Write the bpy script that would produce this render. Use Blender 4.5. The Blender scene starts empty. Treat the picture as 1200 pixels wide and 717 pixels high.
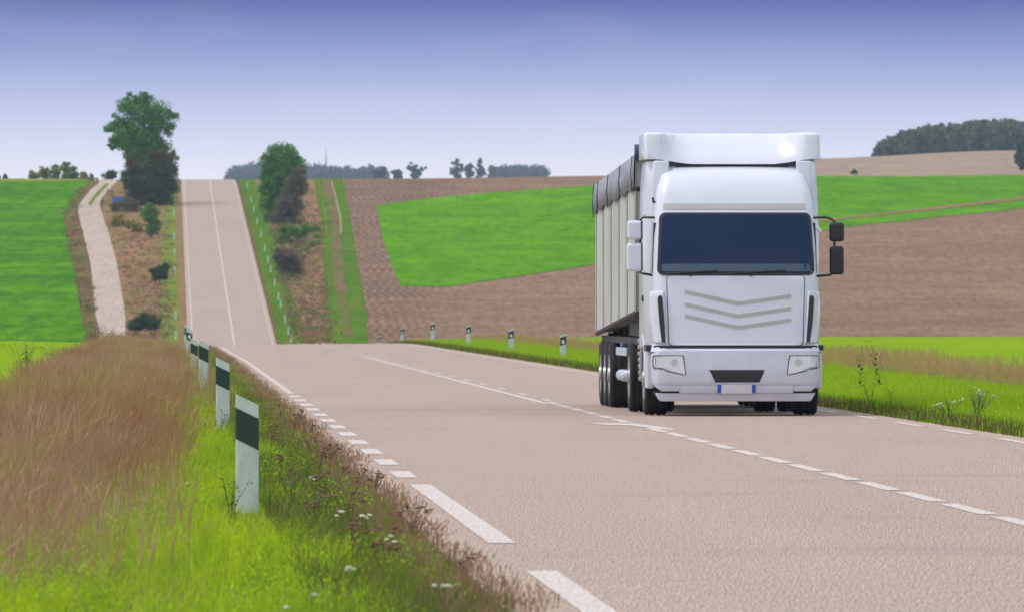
import bpy, bmesh, math, random
import numpy as np
from mathutils import Vector, Matrix
R = random.Random(7)
rng = np.random.default_rng(11)
sc = bpy.context.scene
col = sc.collection
F = 10000.0          # focal length in photo pixels (300 mm on 36 mm)
CZ = 1.57            # eye height above the near road
K0, K1 = 6.06, -0.0401   # road axis: X = K0 + K1*Y

# ------------------------------------------------------------------ helpers
def link(o, parent=None):
    col.objects.link(o)
    if parent is not None: o.parent = parent
    return o
def tag(o, label=None, cat=None, group=None, kind=None):
    if label: o['label'] = label
    if cat: o['category'] = cat
    if group: o['group'] = group
    if kind: o['kind'] = kind
    return o
def empty(name, loc, rz=0.0):
    o = bpy.data.objects.new(name, None); o.location = loc; o.rotation_euler = (0, 0, rz)
    o.empty_display_size = .3
    return link(o)
def npmesh(name, V, quads=None, tris=None, smooth=False):
    me = bpy.data.meshes.new(name)
    V = np.asarray(V, dtype=np.float32)
    me.vertices.add(len(V)); me.vertices.foreach_set('co', V.ravel())
    loops = []; starts = []; tot = 0; n = 0
    if quads is not None and len(quads):
        q = np.asarray(quads, dtype=np.int32); loops.append(q.ravel()); starts.append(np.arange(len(q))*4); tot += len(q)*4; n += len(q)
    if tris is not None and len(tris):
        t = np.asarray(tris, dtype=np.int32); loops.append(t.ravel()); starts.append(tot + np.arange(len(t))*3); n += len(t)
    loops = np.concatenate(loops); starts = np.concatenate(starts)
    me.loops.add(len(loops)); me.loops.foreach_set('vertex_index', loops.astype(np.int32))
    me.polygons.add(n); me.polygons.foreach_set('loop_start', starts.astype(np.int32))
    me.update(calc_edges=True); me.validate()
    if smooth: me.polygons.foreach_set('use_smooth', np.ones(len(me.polygons), dtype=bool))
    return me
def obj(name, me, mat=None, parent=None):
    o = bpy.data.objects.new(name, me)
    if mat: me.materials.append(mat)
    return link(o, parent)
def bmobj(name, bm, mat=None, parent=None, smooth=False, bevel=0.0, seg=2):
    bmesh.ops.remove_doubles(bm, verts=bm.verts, dist=1e-5)
    bmesh.ops.recalc_face_normals(bm, faces=bm.faces)
    me = bpy.data.meshes.new(name); bm.to_mesh(me); bm.free()
    if smooth:
        for p in me.polygons: p.use_smooth = True
    o = obj(name, me, mat, parent)
    if bevel:
        m = o.modifiers.new('bevel', 'BEVEL'); m.width = bevel; m.segments = seg; m.limit_method = 'ANGLE'
        m.angle_limit = math.radians(35)
    return o
def box(bm, x0, x1, y0, y1, z0, z1):
    v = [bm.verts.new(p) for p in ((x0,y0,z0),(x1,y0,z0),(x1,y1,z0),(x0,y1,z0),(x0,y0,z1),(x1,y0,z1),(x1,y1,z1),(x0,y1,z1))]
    for f in ((3,2,1,0),(4,5,6,7),(0,1,5,4),(1,2,6,5),(2,3,7,6),(3,0,4,7)): bm.faces.new([v[i] for i in f])
def tube(bm, pts, rad, seg=8):
    pts = [Vector(p) for p in pts]
    if not isinstance(rad, (list, tuple)): rad = [rad]*len(pts)
    rings = []
    for i, p in enumerate(pts):
        d = (pts[min(i+1, len(pts)-1)] - pts[max(i-1, 0)]).normalized()
        a = d.orthogonal().normalized() if i == 0 else (ra - d*ra.dot(d)).normalized()
        ra = a; b = d.cross(a)
        rings.append([bm.verts.new(p + (a*math.cos(2*math.pi*k/seg) + b*math.sin(2*math.pi*k/seg))*rad[i]) for k in range(seg)])
    for i in range(len(rings)-1):
        for k in range(seg):
            bm.faces.new((rings[i][k], rings[i][(k+1)%seg], rings[i+1][(k+1)%seg], rings[i+1][k]))
    bm.faces.new(rings[0][::-1]); bm.faces.new(rings[-1])
def lathe_x(bm, prof, cx, cy, cz, seg=40):     # profile [(x, r)] turned round the x axis
    rings = []
    for (x, r) in prof:
        rings.append([bm.verts.new((cx+x, cy+r*math.cos(2*math.pi*k/seg), cz+r*math.sin(2*math.pi*k/seg))) for k in range(seg)])
    for i in range(len(rings)-1):
        for k in range(seg):
            bm.faces.new((rings[i][k], rings[i][(k+1)%seg], rings[i+1][(k+1)%seg], rings[i+1][k]))
    bm.faces.new(rings[0][::-1]); bm.faces.new(rings[-1])
def sm(x):
    x = np.clip(x, 0, 1); return x*x*(3-2*x)

# ------------------------------------------------------------------ terrain
KN = np.array([(-200,0),(0,0),(200,0),(340,0),(370,-.07),(400,-.28),(440,-.77),(500,-1.97),(560,-3.6),(620,-5.2),(670,-5.9),(730,-4.9),(797,-2.3),(850,.1),
               (1017,7.7),(1150,13.9),(1240,18.1),(1289,20.2),(1330,21.2),(1400,21.6),(1600,21.0),(2000,24),(3000,38),(4500,62),(7000,80)], float)
_h = np.diff(KN[:,0]); _d = np.diff(KN[:,1])/_h
_m = np.zeros(len(KN)); _m[0] = _d[0]; _m[-1] = _d[-1]
for _i in range(1, len(KN)-1):
    if _d[_i-1]*_d[_i] > 0:
        w1 = 2*_h[_i]+_h[_i-1]; w2 = _h[_i]+2*_h[_i-1]
        _m[_i] = (w1+w2)/(w1/_d[_i-1]+w2/_d[_i])
def prof(Y):
    Y = np.clip(Y, KN[0,0], KN[-1,0]-1e-3)
    i = np.clip(np.searchsorted(KN[:,0], Y, side='right')-1, 0, len(KN)-2)
    h = _h[i]; t = (Y-KN[i,0])/h
    return ((1+2*t)*(1-t)**2*KN[i,1] + t*(1-t)**2*h*_m[i] + t*t*(3-2*t)*KN[i+1,1] + t*t*(t-1)*h*_m[i+1])
def axis(Y): return K0 + K1*Y
def terr(X, Y):
    X = np.asarray(X, float); Y = np.asarray(Y, float)
    u = X-axis(Y); t = X/np.maximum(np.abs(Y), 200)
    z = prof(Y)
    z = z + .25*sm((np.abs(u)-5.5)/6)*sm((Y-120)/100)*(1-sm((Y-450)/150))
    z = z + .035*np.clip(u, -5, 0)*sm((Y-220)/110)*(1-sm((Y-420)/180))
    z = z + .0005*Y*sm((t+.02)/.03)*sm((Y-800)/400)
    z = z + (12*sm((t-.01)/.02)+2.2*sm((t-.036)/.024))*sm((Y-1380)/850)
    far = sm((Y-700)/200)
    z = z + far*(.10*np.sin(X*.11+Y*.013)+.08*np.sin(Y*.031+X*.03))*sm((np.abs(u)-6)/14)
    return z
YS = np.concatenate([np.arange(42, 700, 1.0), np.arange(700, 1500, 2.0), np.arange(1500, 6000, 8.0)])
def G(px, py):                                   # the ground point seen at a photo pixel
    X = (px-600)/F*YS; Z = CZ-(py-358.5)/F*YS
    d = terr(X, YS)-Z
    i = np.argmax(d >= 0)
    if d[i] < 0:
        i = int(np.argmax((terr(X, YS)-CZ)/YS)); Y = YS[i]
    elif i == 0: Y = YS[0]
    else: Y = YS[i-1] + (YS[i]-YS[i-1])*(-d[i-1])/(d[i]-d[i-1]+1e-9)
    X = (px-600)/F*Y
    return float(X), float(Y)
def W(px, Y): return (px-600)/F*Y, float(Y)
def U(u, Y): return axis(Y)+u, float(Y)
def sheet(name, A, B, off, mat, step=5.0, n=None):
    """ground sheet draped on the terrain between two polylines of (X, Y)"""
    A = np.array(A, float); B = np.array(B, float)
    A2 = [A[0]]; B2 = [B[0]]
    for i in range(len(A)-1):
        L = max(np.linalg.norm(A[i+1]-A[i]), np.linalg.norm(B[i+1]-B[i])); k = max(1, int(math.ceil(L/step)))
        for j in range(1, k+1):
            A2.append(A[i]+(A[i+1]-A[i])*j/k); B2.append(B[i]+(B[i+1]-B[i])*j/k)
    A2 = np.array(A2); B2 = np.array(B2)
    w = np.linalg.norm(A2-B2, axis=1).max()
    m = n or max(1, int(math.ceil(w/step)))
    t = np.linspace(0, 1, m+1)[None,:,None]
    P = A2[:,None,:]*(1-t)+B2[:,None,:]*t
    X = P[...,0].ravel(); Y = P[...,1].ravel()
    V = np.stack([X, Y, terr(X, Y)+off], 1)
    N = len(A2); idx = np.arange(N*(m+1)).reshape(N, m+1)
    q = np.stack([idx[:-1,:-1], idx[1:,:-1], idx[1:,1:], idx[:-1,1:]], -1).reshape(-1, 4)
    # make it face up
    a, b, c = V[q[0,0]], V[q[0,1]], V[q[0,2]]
    if np.cross(b-a, c-b)[2] < 0: q = q[:, ::-1]
    o = obj(name, npmesh(name, V, q, smooth=True), mat)
    return tag(o, kind='structure')

# ------------------------------------------------------------------ materials
def newmat(name):
    m = bpy.data.materials.new(name); m.use_nodes = True
    nt = m.node_tree; b = nt.nodes['Principled BSDF']
    return m, nt, b
def srgb(r, g, b):
    f = lambda c: (c/255/12.92) if c/255 <= .04045 else ((c/255+.055)/1.055)**2.4
    return (f(r), f(g), f(b), 1)
def ramp(nt, fac, stops):
    r = nt.nodes.new('ShaderNodeValToRGB'); e = r.color_ramp.elements
    while len(e) < len(stops): e.new(.5)
    for k, (p, c) in enumerate(stops):
        e[k].position = p; e[k].color = tuple(c)+((1,) if len(c) == 3 else ())
    nt.links.new(fac, r.inputs[0]); return r.outputs[0]
def noise(nt, scale=(1,1,1), detail=4, rough=.55, dist=0.0, loc=(0,0,0), rot=0.0, coord='Object'):
    tc = nt.nodes.new('ShaderNodeTexCoord'); mp = nt.nodes.new('ShaderNodeMapping')
    mp.inputs['Scale'].default_value = scale; mp.inputs['Location'].default_value = loc; mp.inputs['Rotation'].default_value = (0, 0, rot)
    nt.links.new(tc.outputs[coord], mp.inputs[0])
    n = nt.nodes.new('ShaderNodeTexNoise'); n.inputs['Scale'].default_value = 1; n.inputs['Detail'].default_value = detail
    n.inputs['Roughness'].default_value = rough; n.inputs['Distortion'].default_value = dist
    nt.links.new(mp.outputs[0], n.inputs['Vector']); return n.outputs['Fac']
def mix(nt, a, b, fac, mode='MIX'):
    m = nt.nodes.new('ShaderNodeMix'); m.data_type = 'RGBA'; m.blend_type = mode
    for v, i in ((fac, 0), (a, 6), (b, 7)):
        if hasattr(v, 'node'): nt.links.new(v, m.inputs[i])
        else: m.inputs[i].default_value = v if i == 0 else (tuple(v)+((1,) if len(v) == 3 else ()))
    return m.outputs[2]
def math_(nt, op, a, b=None, c=None):
    m = nt.nodes.new('ShaderNodeMath'); m.operation = op
    for i, v in enumerate((a, b, c)):
        if v is None: continue
        if hasattr(v, 'node'): nt.links.new(v, m.inputs[i])
        else: m.inputs[i].default_value = v
    return m.outputs[0]
def bump(nt, b, h, strength=.4, dist=.02):
    n = nt.nodes.new('ShaderNodeBump'); n.inputs['Strength'].default_value = strength; n.inputs['Distance'].default_value = dist
    nt.links.new(h, n.inputs['Height']); nt.links.new(n.outputs[0], b.inputs['Normal'])
def ground_mat(name, c1, c2, c3, s1=(.05,.03,1), s2=(1.5,.5,1), amt=.5, rough=.95, rot=0.0):
    """two octaves of patches: c1..c2 over large patches, c3 mixed in by the fine noise"""
    m, nt, b = newmat(name)
    big = noise(nt, s1, 4, .6, .6, rot=rot); fine = noise(nt, s2, 5, .65, .3, loc=(3,7,0), rot=rot)
    c = mix(nt, c1, c2, ramp(nt, big, [(.36,(0,0,0)),(.64,(1,1,1))]))
    f = math_(nt, 'MULTIPLY', ramp(nt, fine, [(.42,(0,0,0)),(.7,(1,1,1))]), amt)
    c = mix(nt, c, c3, f)
    sp_ = noise(nt, (s2[0]*6, s2[1]*4, 1), 3, .8, 0, loc=(17,3,0))
    c = mix(nt, c, tuple(x*.55 for x in c3), math_(nt, 'MULTIPLY', ramp(nt, sp_, [(.48,(0,0,0)),(.66,(1,1,1))]), .45))
    nt.links.new(c, b.inputs['Base Color'])
    b.inputs['Roughness'].default_value = rough; b.inputs['Specular IOR Level'].default_value = 0
    bump(nt, b, fine, .5, .1)
    return m
M = {}
M['rough'] = ground_mat('rough_ground', (.17,.10,.05), (.12,.14,.03), (.23,.13,.075), (.06,.02,1), (.5,.12,1), .7)
M['soil'] = ground_mat('reddish_soil', (.31,.165,.10), (.24,.14,.07), (.15,.17,.04), (.14,.02,1), (.4,.04,1), .7)
M['field'] = ground_mat('young_crop', (.09,.25,.005), (.13,.31,.006), (.052,.18,.004), (.012,.010,1), (.22,.03,1), .9)
M['field_left'] = ground_mat('young_crop_left', (.05,.18,.004), (.12,.29,.005), (.03,.125,.004), (.02,.010,1), (.5,.06,1), .9)
M['strip'] = ground_mat('verge_grass_far', (.075,.19,.008), (.045,.14,.008), (.17,.16,.03), (.25,.015,1), (1.2,.06,1), .7)
M['strip_lime'] = ground_mat('verge_grass_yellow', (.17,.23,.03), (.12,.20,.025), (.24,.19,.05), (.2,.02,1), (.8,.1,1), .5)
M['meadow'] = ground_mat('light_meadow', (.20,.33,.012), (.15,.29,.012), (.27,.33,.03), (.08,.02,1), (.8,.1,1), .5)
M['tan'] = ground_mat('stubble', (.36,.27,.18), (.31,.23,.165), (.26,.2,.14), (.01,.004,1), (.05,.01,1), .5)
M['grey_field'] = ground_mat('grey_soil', (.24,.19,.16), (.20,.17,.15), (.17,.17,.10), (.01,.004,1), (.05,.01,1), .5)
M['track'] = ground_mat('pale_gravel', (.50,.41,.34), (.44,.36,.30), (.34,.25,.19), (.5,.03,1), (1.6,.05,1), .45)
M['yellow_strip'] = ground_mat('yellow_weeds', (.26,.27,.035), (.14,.2,.03), (.3,.22,.05), (.2,.02,1), (.8,.1,1), .5)
# ploughed soil with furrows
def plough_mat():
    m, nt, b = newmat('ploughed_soil')
    big = noise(nt, (.012,.01,1), 4, .6, .8)
    c = mix(nt, (.275,.18,.118), (.21,.138,.088), ramp(nt, big, [(.36,(0,0,0)),(.64,(1,1,1))]))
    tc = nt.nodes.new('ShaderNodeTexCoord'); sp = nt.nodes.new('ShaderNodeSeparateXYZ'); nt.links.new(tc.outputs['Object'], sp.inputs[0])
    wob = noise(nt, (.010,.016,1), 2, .5)
    x = math_(nt, 'ADD', math_(nt, 'ADD', sp.outputs[0], math_(nt, 'MULTIPLY', sp.outputs[1], .034)), math_(nt, 'MULTIPLY', wob, 7.0))
    fur = math_(nt, 'SINE', math_(nt, 'MULTIPLY', x, 2*math.pi/.95))
    fur = math_(nt, 'MULTIPLY_ADD', fur, .5, .5)
    left = math_(nt, 'SUBTRACT', 1.0, math_(nt, 'SMOOTH_MIN', math_(nt, 'MULTIPLY', math_(nt, 'MAXIMUM', math_(nt, 'ADD', sp.outputs[0], 12.0), 0.0), .12), 1.0, .1))
    left = math_(nt, 'MAXIMUM', left, .10)
    f = math_(nt, 'MULTIPLY', fur, math_(nt, 'MULTIPLY', left, .85))
    c = mix(nt, c, (.125,.078,.055), f)
    fine = noise(nt, (.12,.10,1), 5, .7, .2); tiny = noise(nt, (1.6,.14,1), 4, .75)
    c = mix(nt, c, (.38,.25,.17), math_(nt, 'MULTIPLY', ramp(nt, fine, [(.45,(0,0,0)),(.75,(1,1,1))]), .55))
    c = mix(nt, c, (.13,.08,.055), math_(nt, 'MULTIPLY', ramp(nt, tiny, [(.42,(0,0,0)),(.68,(1,1,1))]), .7))
    nt.links.new(c, b.inputs['Base Color']); b.inputs['Roughness'].default_value = .95; b.inputs['Specular IOR Level'].default_value = 0
    bump(nt, b, math_(nt, 'ADD', fine, math_(nt, 'MULTIPLY', fur, left)), .5, .12)
    return m
M['plough'] = plough_mat()
def u_coord(nt):
    tc = nt.nodes.new('ShaderNodeTexCoord'); sp = nt.nodes.new('ShaderNodeSeparateXYZ'); nt.links.new(tc.outputs['Object'], sp.inputs[0])
    return math_(nt, 'SUBTRACT', math_(nt, 'SUBTRACT', sp.outputs[0], K0), math_(nt, 'MULTIPLY', sp.outputs[1], K1)), sp.outputs[1]
def road_mat():
    m, nt, b = newmat('worn_asphalt')
    u, y = u_coord(nt)
    big = noise(nt, (.5,.05,1), 4, .6, .5); grain = noise(nt, (88,7.5,1), 3, .9, 0); mid = noise(nt, (7,.5,1), 4, .7)
    c = mix(nt, (.37,.288,.232), (.31,.247,.205), ramp(nt, big, [(.35,(0,0,0)),(.65,(1,1,1))]))
    c = mix(nt, c, (.43,.29,.21), math_(nt, 'MULTIPLY', ramp(nt, mid, [(.45,(0,0,0)),(.75,(1,1,1))]), .45))
    # wheel paths
    wp = math_(nt, 'COSINE', math_(nt, 'MULTIPLY', math_(nt, 'ABSOLUTE', math_(nt, 'SUBTRACT', math_(nt, 'ABSOLUTE', u), 1.9)), 2*math.pi/1.9))
    wp = math_(nt, 'MULTIPLY', math_(nt, 'MULTIPLY_ADD', wp, -.5, .5), math_(nt, 'LESS_THAN', math_(nt, 'ABSOLUTE', math_(nt, 'SUBTRACT', math_(nt, 'ABSOLUTE', u), 1.9)), 1.9))
    c = mix(nt, c, (.31,.24,.205), math_(nt, 'MULTIPLY', wp, .25))
    # grain: light and dark stones
    c = mix(nt, c, (.68,.54,.45), math_(nt, 'MULTIPLY', ramp(nt, grain, [(.51,(0,0,0)),(.57,(1,1,1))]), 1.0))
    c = mix(nt, c, (.06,.045,.04), math_(nt, 'MULTIPLY', ramp(nt, grain, [(.42,(1,1,1)),(.49,(0,0,0))]), .85))
    # dusty edge
    e = ramp(nt, math_(nt, 'MULTIPLY', math_(nt, 'ABSOLUTE', math_(nt, 'ADD', u, .2)), .2), [(.76,(0,0,0)),(.84,(1,1,1))])
    c = mix(nt, c, (.46,.34,.26), math_(nt, 'MULTIPLY', e, .6))
    # dark seams and patches across
    tr = noise(nt, (.12,.35,1), 3, .6, .3, loc=(9,2,0))
    c = mix(nt, c, (.21,.165,.15), math_(nt, 'MULTIPLY', ramp(nt, tr, [(.56,(0,0,0)),(.72,(1,1,1))]), .35))
    nt.links.new(c, b.inputs['Base Color']); b.inputs['Roughness'].default_value = .9; b.inputs['Specular IOR Level'].default_value = .08
    bump(nt, b, grain, .04, .003)
    return m
M['road'] = road_mat()
def paint_mat():
    m, nt, b = newmat('road_paint')
    g = noise(nt, (40,3,1), 4, .75); g2 = noise(nt, (5,.6,1), 4, .7)
    c = mix(nt, (.60,.55,.51), (.40,.31,.26), ramp(nt, g, [(.46,(0,0,0)),(.62,(1,1,1))]))
    c = mix(nt, c, (.50,.40,.34), math_(nt, 'MULTIPLY', ramp(nt, g2, [(.46,(0,0,0)),(.7,(1,1,1))]), .6))
    nt.links.new(c, b.inputs['Base Color']); b.inputs['Roughness'].default_value = .7
    return m
M['paint'] = paint_mat()
def worn_paint():
    m, nt, b = newmat('worn_road_paint')
    g = noise(nt, (30,1.2,1), 4, .75)
    c = mix(nt, (.58,.52,.48), (.42,.33,.28), ramp(nt, g, [(.44,(0,0,0)),(.58,(1,1,1))]))
    nt.links.new(c, b.inputs['Base Color']); b.inputs['Roughness'].default_value = .8
    return m
M['worn'] = worn_paint()

def blade_mat(name, stops, patch=None, trans=.35, patch2=None):
    m, nt, b = newmat(name)
    g = nt.nodes.new('ShaderNodeNewGeometry')
    c = ramp(nt, g.outputs['Random Per Island'], stops)
    if patch:
        n = noise(nt, patch[0], 3, .6)
        c = mix(nt, c, patch[1], math_(nt, 'MULTIPLY', ramp(nt, n, [(.42,(0,0,0)),(.62,(1,1,1))]), patch[2]))
    if patch2:
        n = noise(nt, patch2[0], 4, .65, loc=(31,5,0))
        c = mix(nt, c, patch2[1], math_(nt, 'MULTIPLY', ramp(nt, n, [(.45,(0,0,0)),(.65,(1,1,1))]), patch2[2]))
    nt.links.new(c, b.inputs['Base Color']); b.inputs['Roughness'].default_value = .7; b.inputs['Specular IOR Level'].default_value = .06
    out = nt.nodes['Material Output']
    t = nt.nodes.new('ShaderNodeBsdfTranslucent'); nt.links.new(c, t.inputs[0])
    ms = nt.nodes.new('ShaderNodeMixShader'); ms.inputs[0].default_value = trans
    nt.links.new(b.outputs[0], ms.inputs[1]); nt.links.new(t.outputs[0], ms.inputs[2]); nt.links.new(ms.outputs[0], out.inputs[0])
    return m
M['grass'] = blade_mat('verge_blades', [(0,(.34,.60,.012)),(.35,(.45,.68,.014)),(.6,(.24,.46,.012)),(.82,(.46,.55,.04)),(1,(.46,.40,.13))], ((1.6,.12,1),(.50,.64,.015),.6), .35, ((2.6,.35,1),(.16,.32,.02),.8))
M['grass_mid'] = blade_mat('verge_blades_mid', [(0,(.22,.46,.012)),(.5,(.36,.62,.012)),(.85,(.40,.56,.03)),(1,(.38,.32,.08))])
M['dark_weed'] = blade_mat('weed_blades', [(0,(.05,.11,.02)),(.3,(.09,.18,.025)),(.5,(.22,.15,.07)),(.7,(.14,.24,.025)),(1,(.27,.17,.10))], ((1.6,.2,1),(.25,.36,.03),.45))
M['fringe'] = blade_mat('dry_fringe', [(0,(.34,.20,.13)),(.5,(.26,.15,.09)),(.8,(.40,.27,.18)),(1,(.20,.18,.05))])
M['reed'] = blade_mat('dry_reed', [(0,(.40,.25,.15)),(.4,(.47,.28,.175)),(.7,(.54,.39,.25)),(.9,(.42,.22,.12)),(1,(.42,.42,.10))], ((.35,.03,1),(.33,.14,.075),.75), 0.3, ((1.1,.07,1),(.42,.42,.10),.55))
M['red_grass'] = blade_mat('reddish_grass', [(0,(.46,.31,.14)),(.4,(.54,.34,.18)),(.7,(.38,.38,.08)),(.9,(.46,.26,.14)),(1,(.36,.44,.06))])
def leaf_mat(name, *cs):
    return blade_mat(name, [(i/(len(cs)-1), c) for i, c in enumerate(cs)], None, .25)
M['leaf_green'] = leaf_mat('leaves_green', (.04,.19,.02), (.08,.28,.02), (.18,.36,.02), (.03,.14,.03))
M['leaf_brown'] = leaf_mat('leaves_brown_green', (.07,.09,.03), (.05,.12,.03), (.16,.12,.04), (.06,.14,.035))
M['leaf_bright'] = leaf_mat('leaves_bright', (.09,.26,.03), (.15,.33,.035), (.07,.19,.03), (.22,.34,.04))
M['leaf_dark'] = leaf_mat('leaves_dark', (.035,.09,.03), (.055,.13,.035), (.045,.09,.045))
M['leaf_bare'] = leaf_mat('twigs_brown', (.20,.15,.10), (.13,.12,.08), (.24,.20,.11), (.11,.15,.06))
M['leaf_yellow'] = leaf_mat('leaves_yellow', (.30,.27,.03), (.20,.24,.03), (.35,.26,.05), (.14,.2,.03))
M['leaf_pale'] = leaf_mat('leaves_pale', (.26,.36,.09), (.18,.28,.09), (.36,.38,.08), (.13,.20,.09))
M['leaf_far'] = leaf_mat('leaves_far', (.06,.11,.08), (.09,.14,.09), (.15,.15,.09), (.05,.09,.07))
def simple(name, c, rough=.5, metal=0.0, spec=.5, dirt=None, coat=0.0):
    m, nt, b = newmat(name)
    n = noise(nt, (3,3,3), 4, .6)
    d = dirt if dirt else tuple(x*.85 for x in c)
    nt.links.new(mix(nt, c, d, math_(nt, 'MULTIPLY', ramp(nt, n, [(.4,(0,0,0)),(.75,(1,1,1))]), .6)), b.inputs['Base Color'])
    b.inputs['Roughness'].default_value = rough; b.inputs['Metallic'].default_value = metal; b.inputs['Specular IOR Level'].default_value = spec
    b.inputs['Coat Weight'].default_value = coat; b.inputs['Coat Roughness'].default_value = .08
    return m
M['bark'] = simple('bark', (.10,.075,.055), .9)
M['white_paint'] = simple('truck_white', (.66,.68,.77), .28, 0, .5, (.60,.62,.71), .4)
M['white_lower'] = simple('bumper_white', (.60,.62,.71), .38, 0, .5, (.50,.51,.57), .2)
M['grey_band'] = simple('visor_grey', (.46,.45,.45), .5)
M['chevron'] = simple('chevron_grey', (.42,.42,.39), .5)
M['black'] = simple('black_plastic', (.015,.016,.02), .45)
M['rubber'] = simple('tyre_rubber', (.022,.022,.024), .8, 0, .3, (.05,.045,.042))
M['steel'] = simple('wheel_steel', (.45,.44,.43), .4, .6, .5, (.25,.2,.16))
M['chassis'] = simple('dark_chassis', (.03,.03,.034), .7, 0, .4, (.07,.055,.045))
M['blue_steel'] = simple('blue_steel', (.10,.20,.36), .5, 0, .5, (.2,.28,.4))
M['pale_steel'] = simple('pale_steel', (.55,.6,.68), .4, .2)
M['plate_white'] = simple('plate_white', (.72,.73,.78), .35)
M['plate_blue'] = simple('plate_blue', (.02,.11,.50), .35)
M['post_black'] = simple('post_black', (.010,.045,.025), .5)
M['refl'] = simple('post_reflector', (.80,.82,.82), .25)
M['sign_blue'] = simple('sign_blue', (.05,.12,.50), .5)
M['flower_white'] = simple('flower_white', (.55,.60,.42), .8)
M['seed_brown'] = simple('seed_brown', (.17,.09,.055), .9)
M['stem_green'] = simple('stem_green', (.08,.13,.03), .8)
M['stem_dark'] = simple('stem_dark', (.06,.10,.025), .8)
M['stem_brown'] = simple('stem_brown', (.16,.09,.05), .8)
def post_mat():
    m, nt, b = newmat('post_white')
    n = noise(nt, (14,14,5), 5, .65); n2 = noise(nt, (40,40,6), 3, .7)
    c = mix(nt, (.58,.68,.60), (.45,.57,.48), ramp(nt, n, [(.4,(0,0,0)),(.65,(1,1,1))]))
    c = mix(nt, c, (.30,.33,.27), math_(nt, 'MULTIPLY', ramp(nt, n2, [(.6,(0,0,0)),(.75,(1,1,1))]), .45))
    nt.links.new(c, b.inputs['Base Color']); b.inputs['Roughness'].default_value = .55
    return m
M['post'] = post_mat()
def glass_mat():
    m, nt, b = newmat('windscreen_glass')
    b.inputs['Base Color'].default_value = (.004,.013,.048,1); b.inputs['Roughness'].default_value = .05
    b.inputs['IOR'].default_value = 1.45; b.inputs['Specular Tint'].default_value = (.6,.78,1,1)
    return m
M['glass'] = glass_mat()
def lens_mat():
    m, nt, b = newmat('headlight_lens')
    n = noise(nt, (30,30,4), 2, .5)
    nt.links.new(mix(nt, (.55,.54,.55), (.75,.74,.74), n), b.inputs['Base Color'])
    b.inputs['Roughness'].default_value = .18; b.inputs['Metallic'].default_value = .35; b.inputs['Coat Weight'].default_value = .6
    return m
M['lens'] = lens_mat()
def tarp_mat():
    m, nt, b = newmat('grey_tarpaulin')
    n = noise(nt, (2,2.5,5), 4, .6, .8)
    nt.links.new(mix(nt, (.22,.22,.29), (.33,.33,.40), ramp(nt, n, [(.35,(0,0,0)),(.65,(1,1,1))])), b.inputs['Base Color'])
    b.inputs['Roughness'].default_value = .6; bump(nt, b, n, .6, .05)
    return m
M['tarp'] = tarp_mat()
M['strap'] = simple('blue_strap', (.03,.05,.12), .6)
def side_mat():
    m, nt, b = newmat('trailer_cream')
    n = noise(nt, (2,.7,1.2), 4, .6); n2 = noise(nt, (1,4,.35), 4, .7)
    c = mix(nt, (.53,.52,.50), (.44,.43,.41), ramp(nt, n, [(.4,(0,0,0)),(.65,(1,1,1))]))
    c = mix(nt, c, (.36,.30,.23), math_(nt, 'MULTIPLY', ramp(nt, n2, [(.5,(0,0,0)),(.75,(1,1,1))]), .5))
    nt.links.new(c, b.inputs['Base Color']); b.inputs['Roughness'].default_value = .5
    return m
M['cream'] = side_mat()
M['seam'] = simple('panel_seam', (.17,.17,.13), .7, dirt=(.35,.32,.26))
M['bowl'] = simple('reflector_bowl', (.58,.58,.60), .25, .4)
M['lamp_dark'] = simple('lamp_rim', (.05,.055,.09), .35)

# ------------------------------------------------------------------ ground
def build_ground():
    ys = np.concatenate([np.arange(-60, 200, 10), np.arange(200, 1500, 5), np.geomspace(1500, 5400, 150)])
    v = np.linspace(-1, 1, 161); v = np.sign(v)*np.abs(v)**1.3
    Yg, Vg = np.meshgrid(ys, v, indexing='ij')
    Xg = Vg*(60+.16*np.maximum(Yg, 0)) + axis(Yg)*np.clip(1-np.abs(Vg), 0, 1)
    X = Xg.ravel(); Y = Yg.ravel()
    V = np.stack([X, Y, terr(X, Y)-np.where(Y > 600, .10, .02)], 1)
    n, m = Xg.shape; idx = np.arange(n*m).reshape(n, m)
    q = np.stack([idx[:-1,:-1], idx[:-1,1:], idx[1:,1:], idx[1:,:-1]], -1).reshape(-1, 4)
    tag(obj('terrain', npmesh('terrain', V, q, smooth=True), M['rough']), kind='structure')
build_ground()
# road, verges
ry = [0, 42, 200, 340, 500, 700, 1000, 1289, 1420]
sheet('road', [U(-4.35, y) for y in [-40]+ry[1:]], [U(3.97, y) for y in [-40]+ry[1:]], .03, M['road'], 4, n=4)
SH = .012
def marks(name, segs, mat, off=.034):
    V = []; q = []
    for (u0, u1, y0, y1) in segs:
        k = max(1, int((y1-y0)/4))
        for j in range(k):
            a, b2 = y0+(y1-y0)*j/k, y0+(y1-y0)*(j+1)/k
            i = len(V)
            for (u, y) in ((u0,a),(u1,a),(u1,b2),(u0,b2)):
                x = axis(y)+u; V.append((x, y, float(terr(x, y))+off))
            q.append((i, i+1, i+2, i+3))
    tag(obj(name, npmesh(name, V, q), mat), kind='structure')
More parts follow.
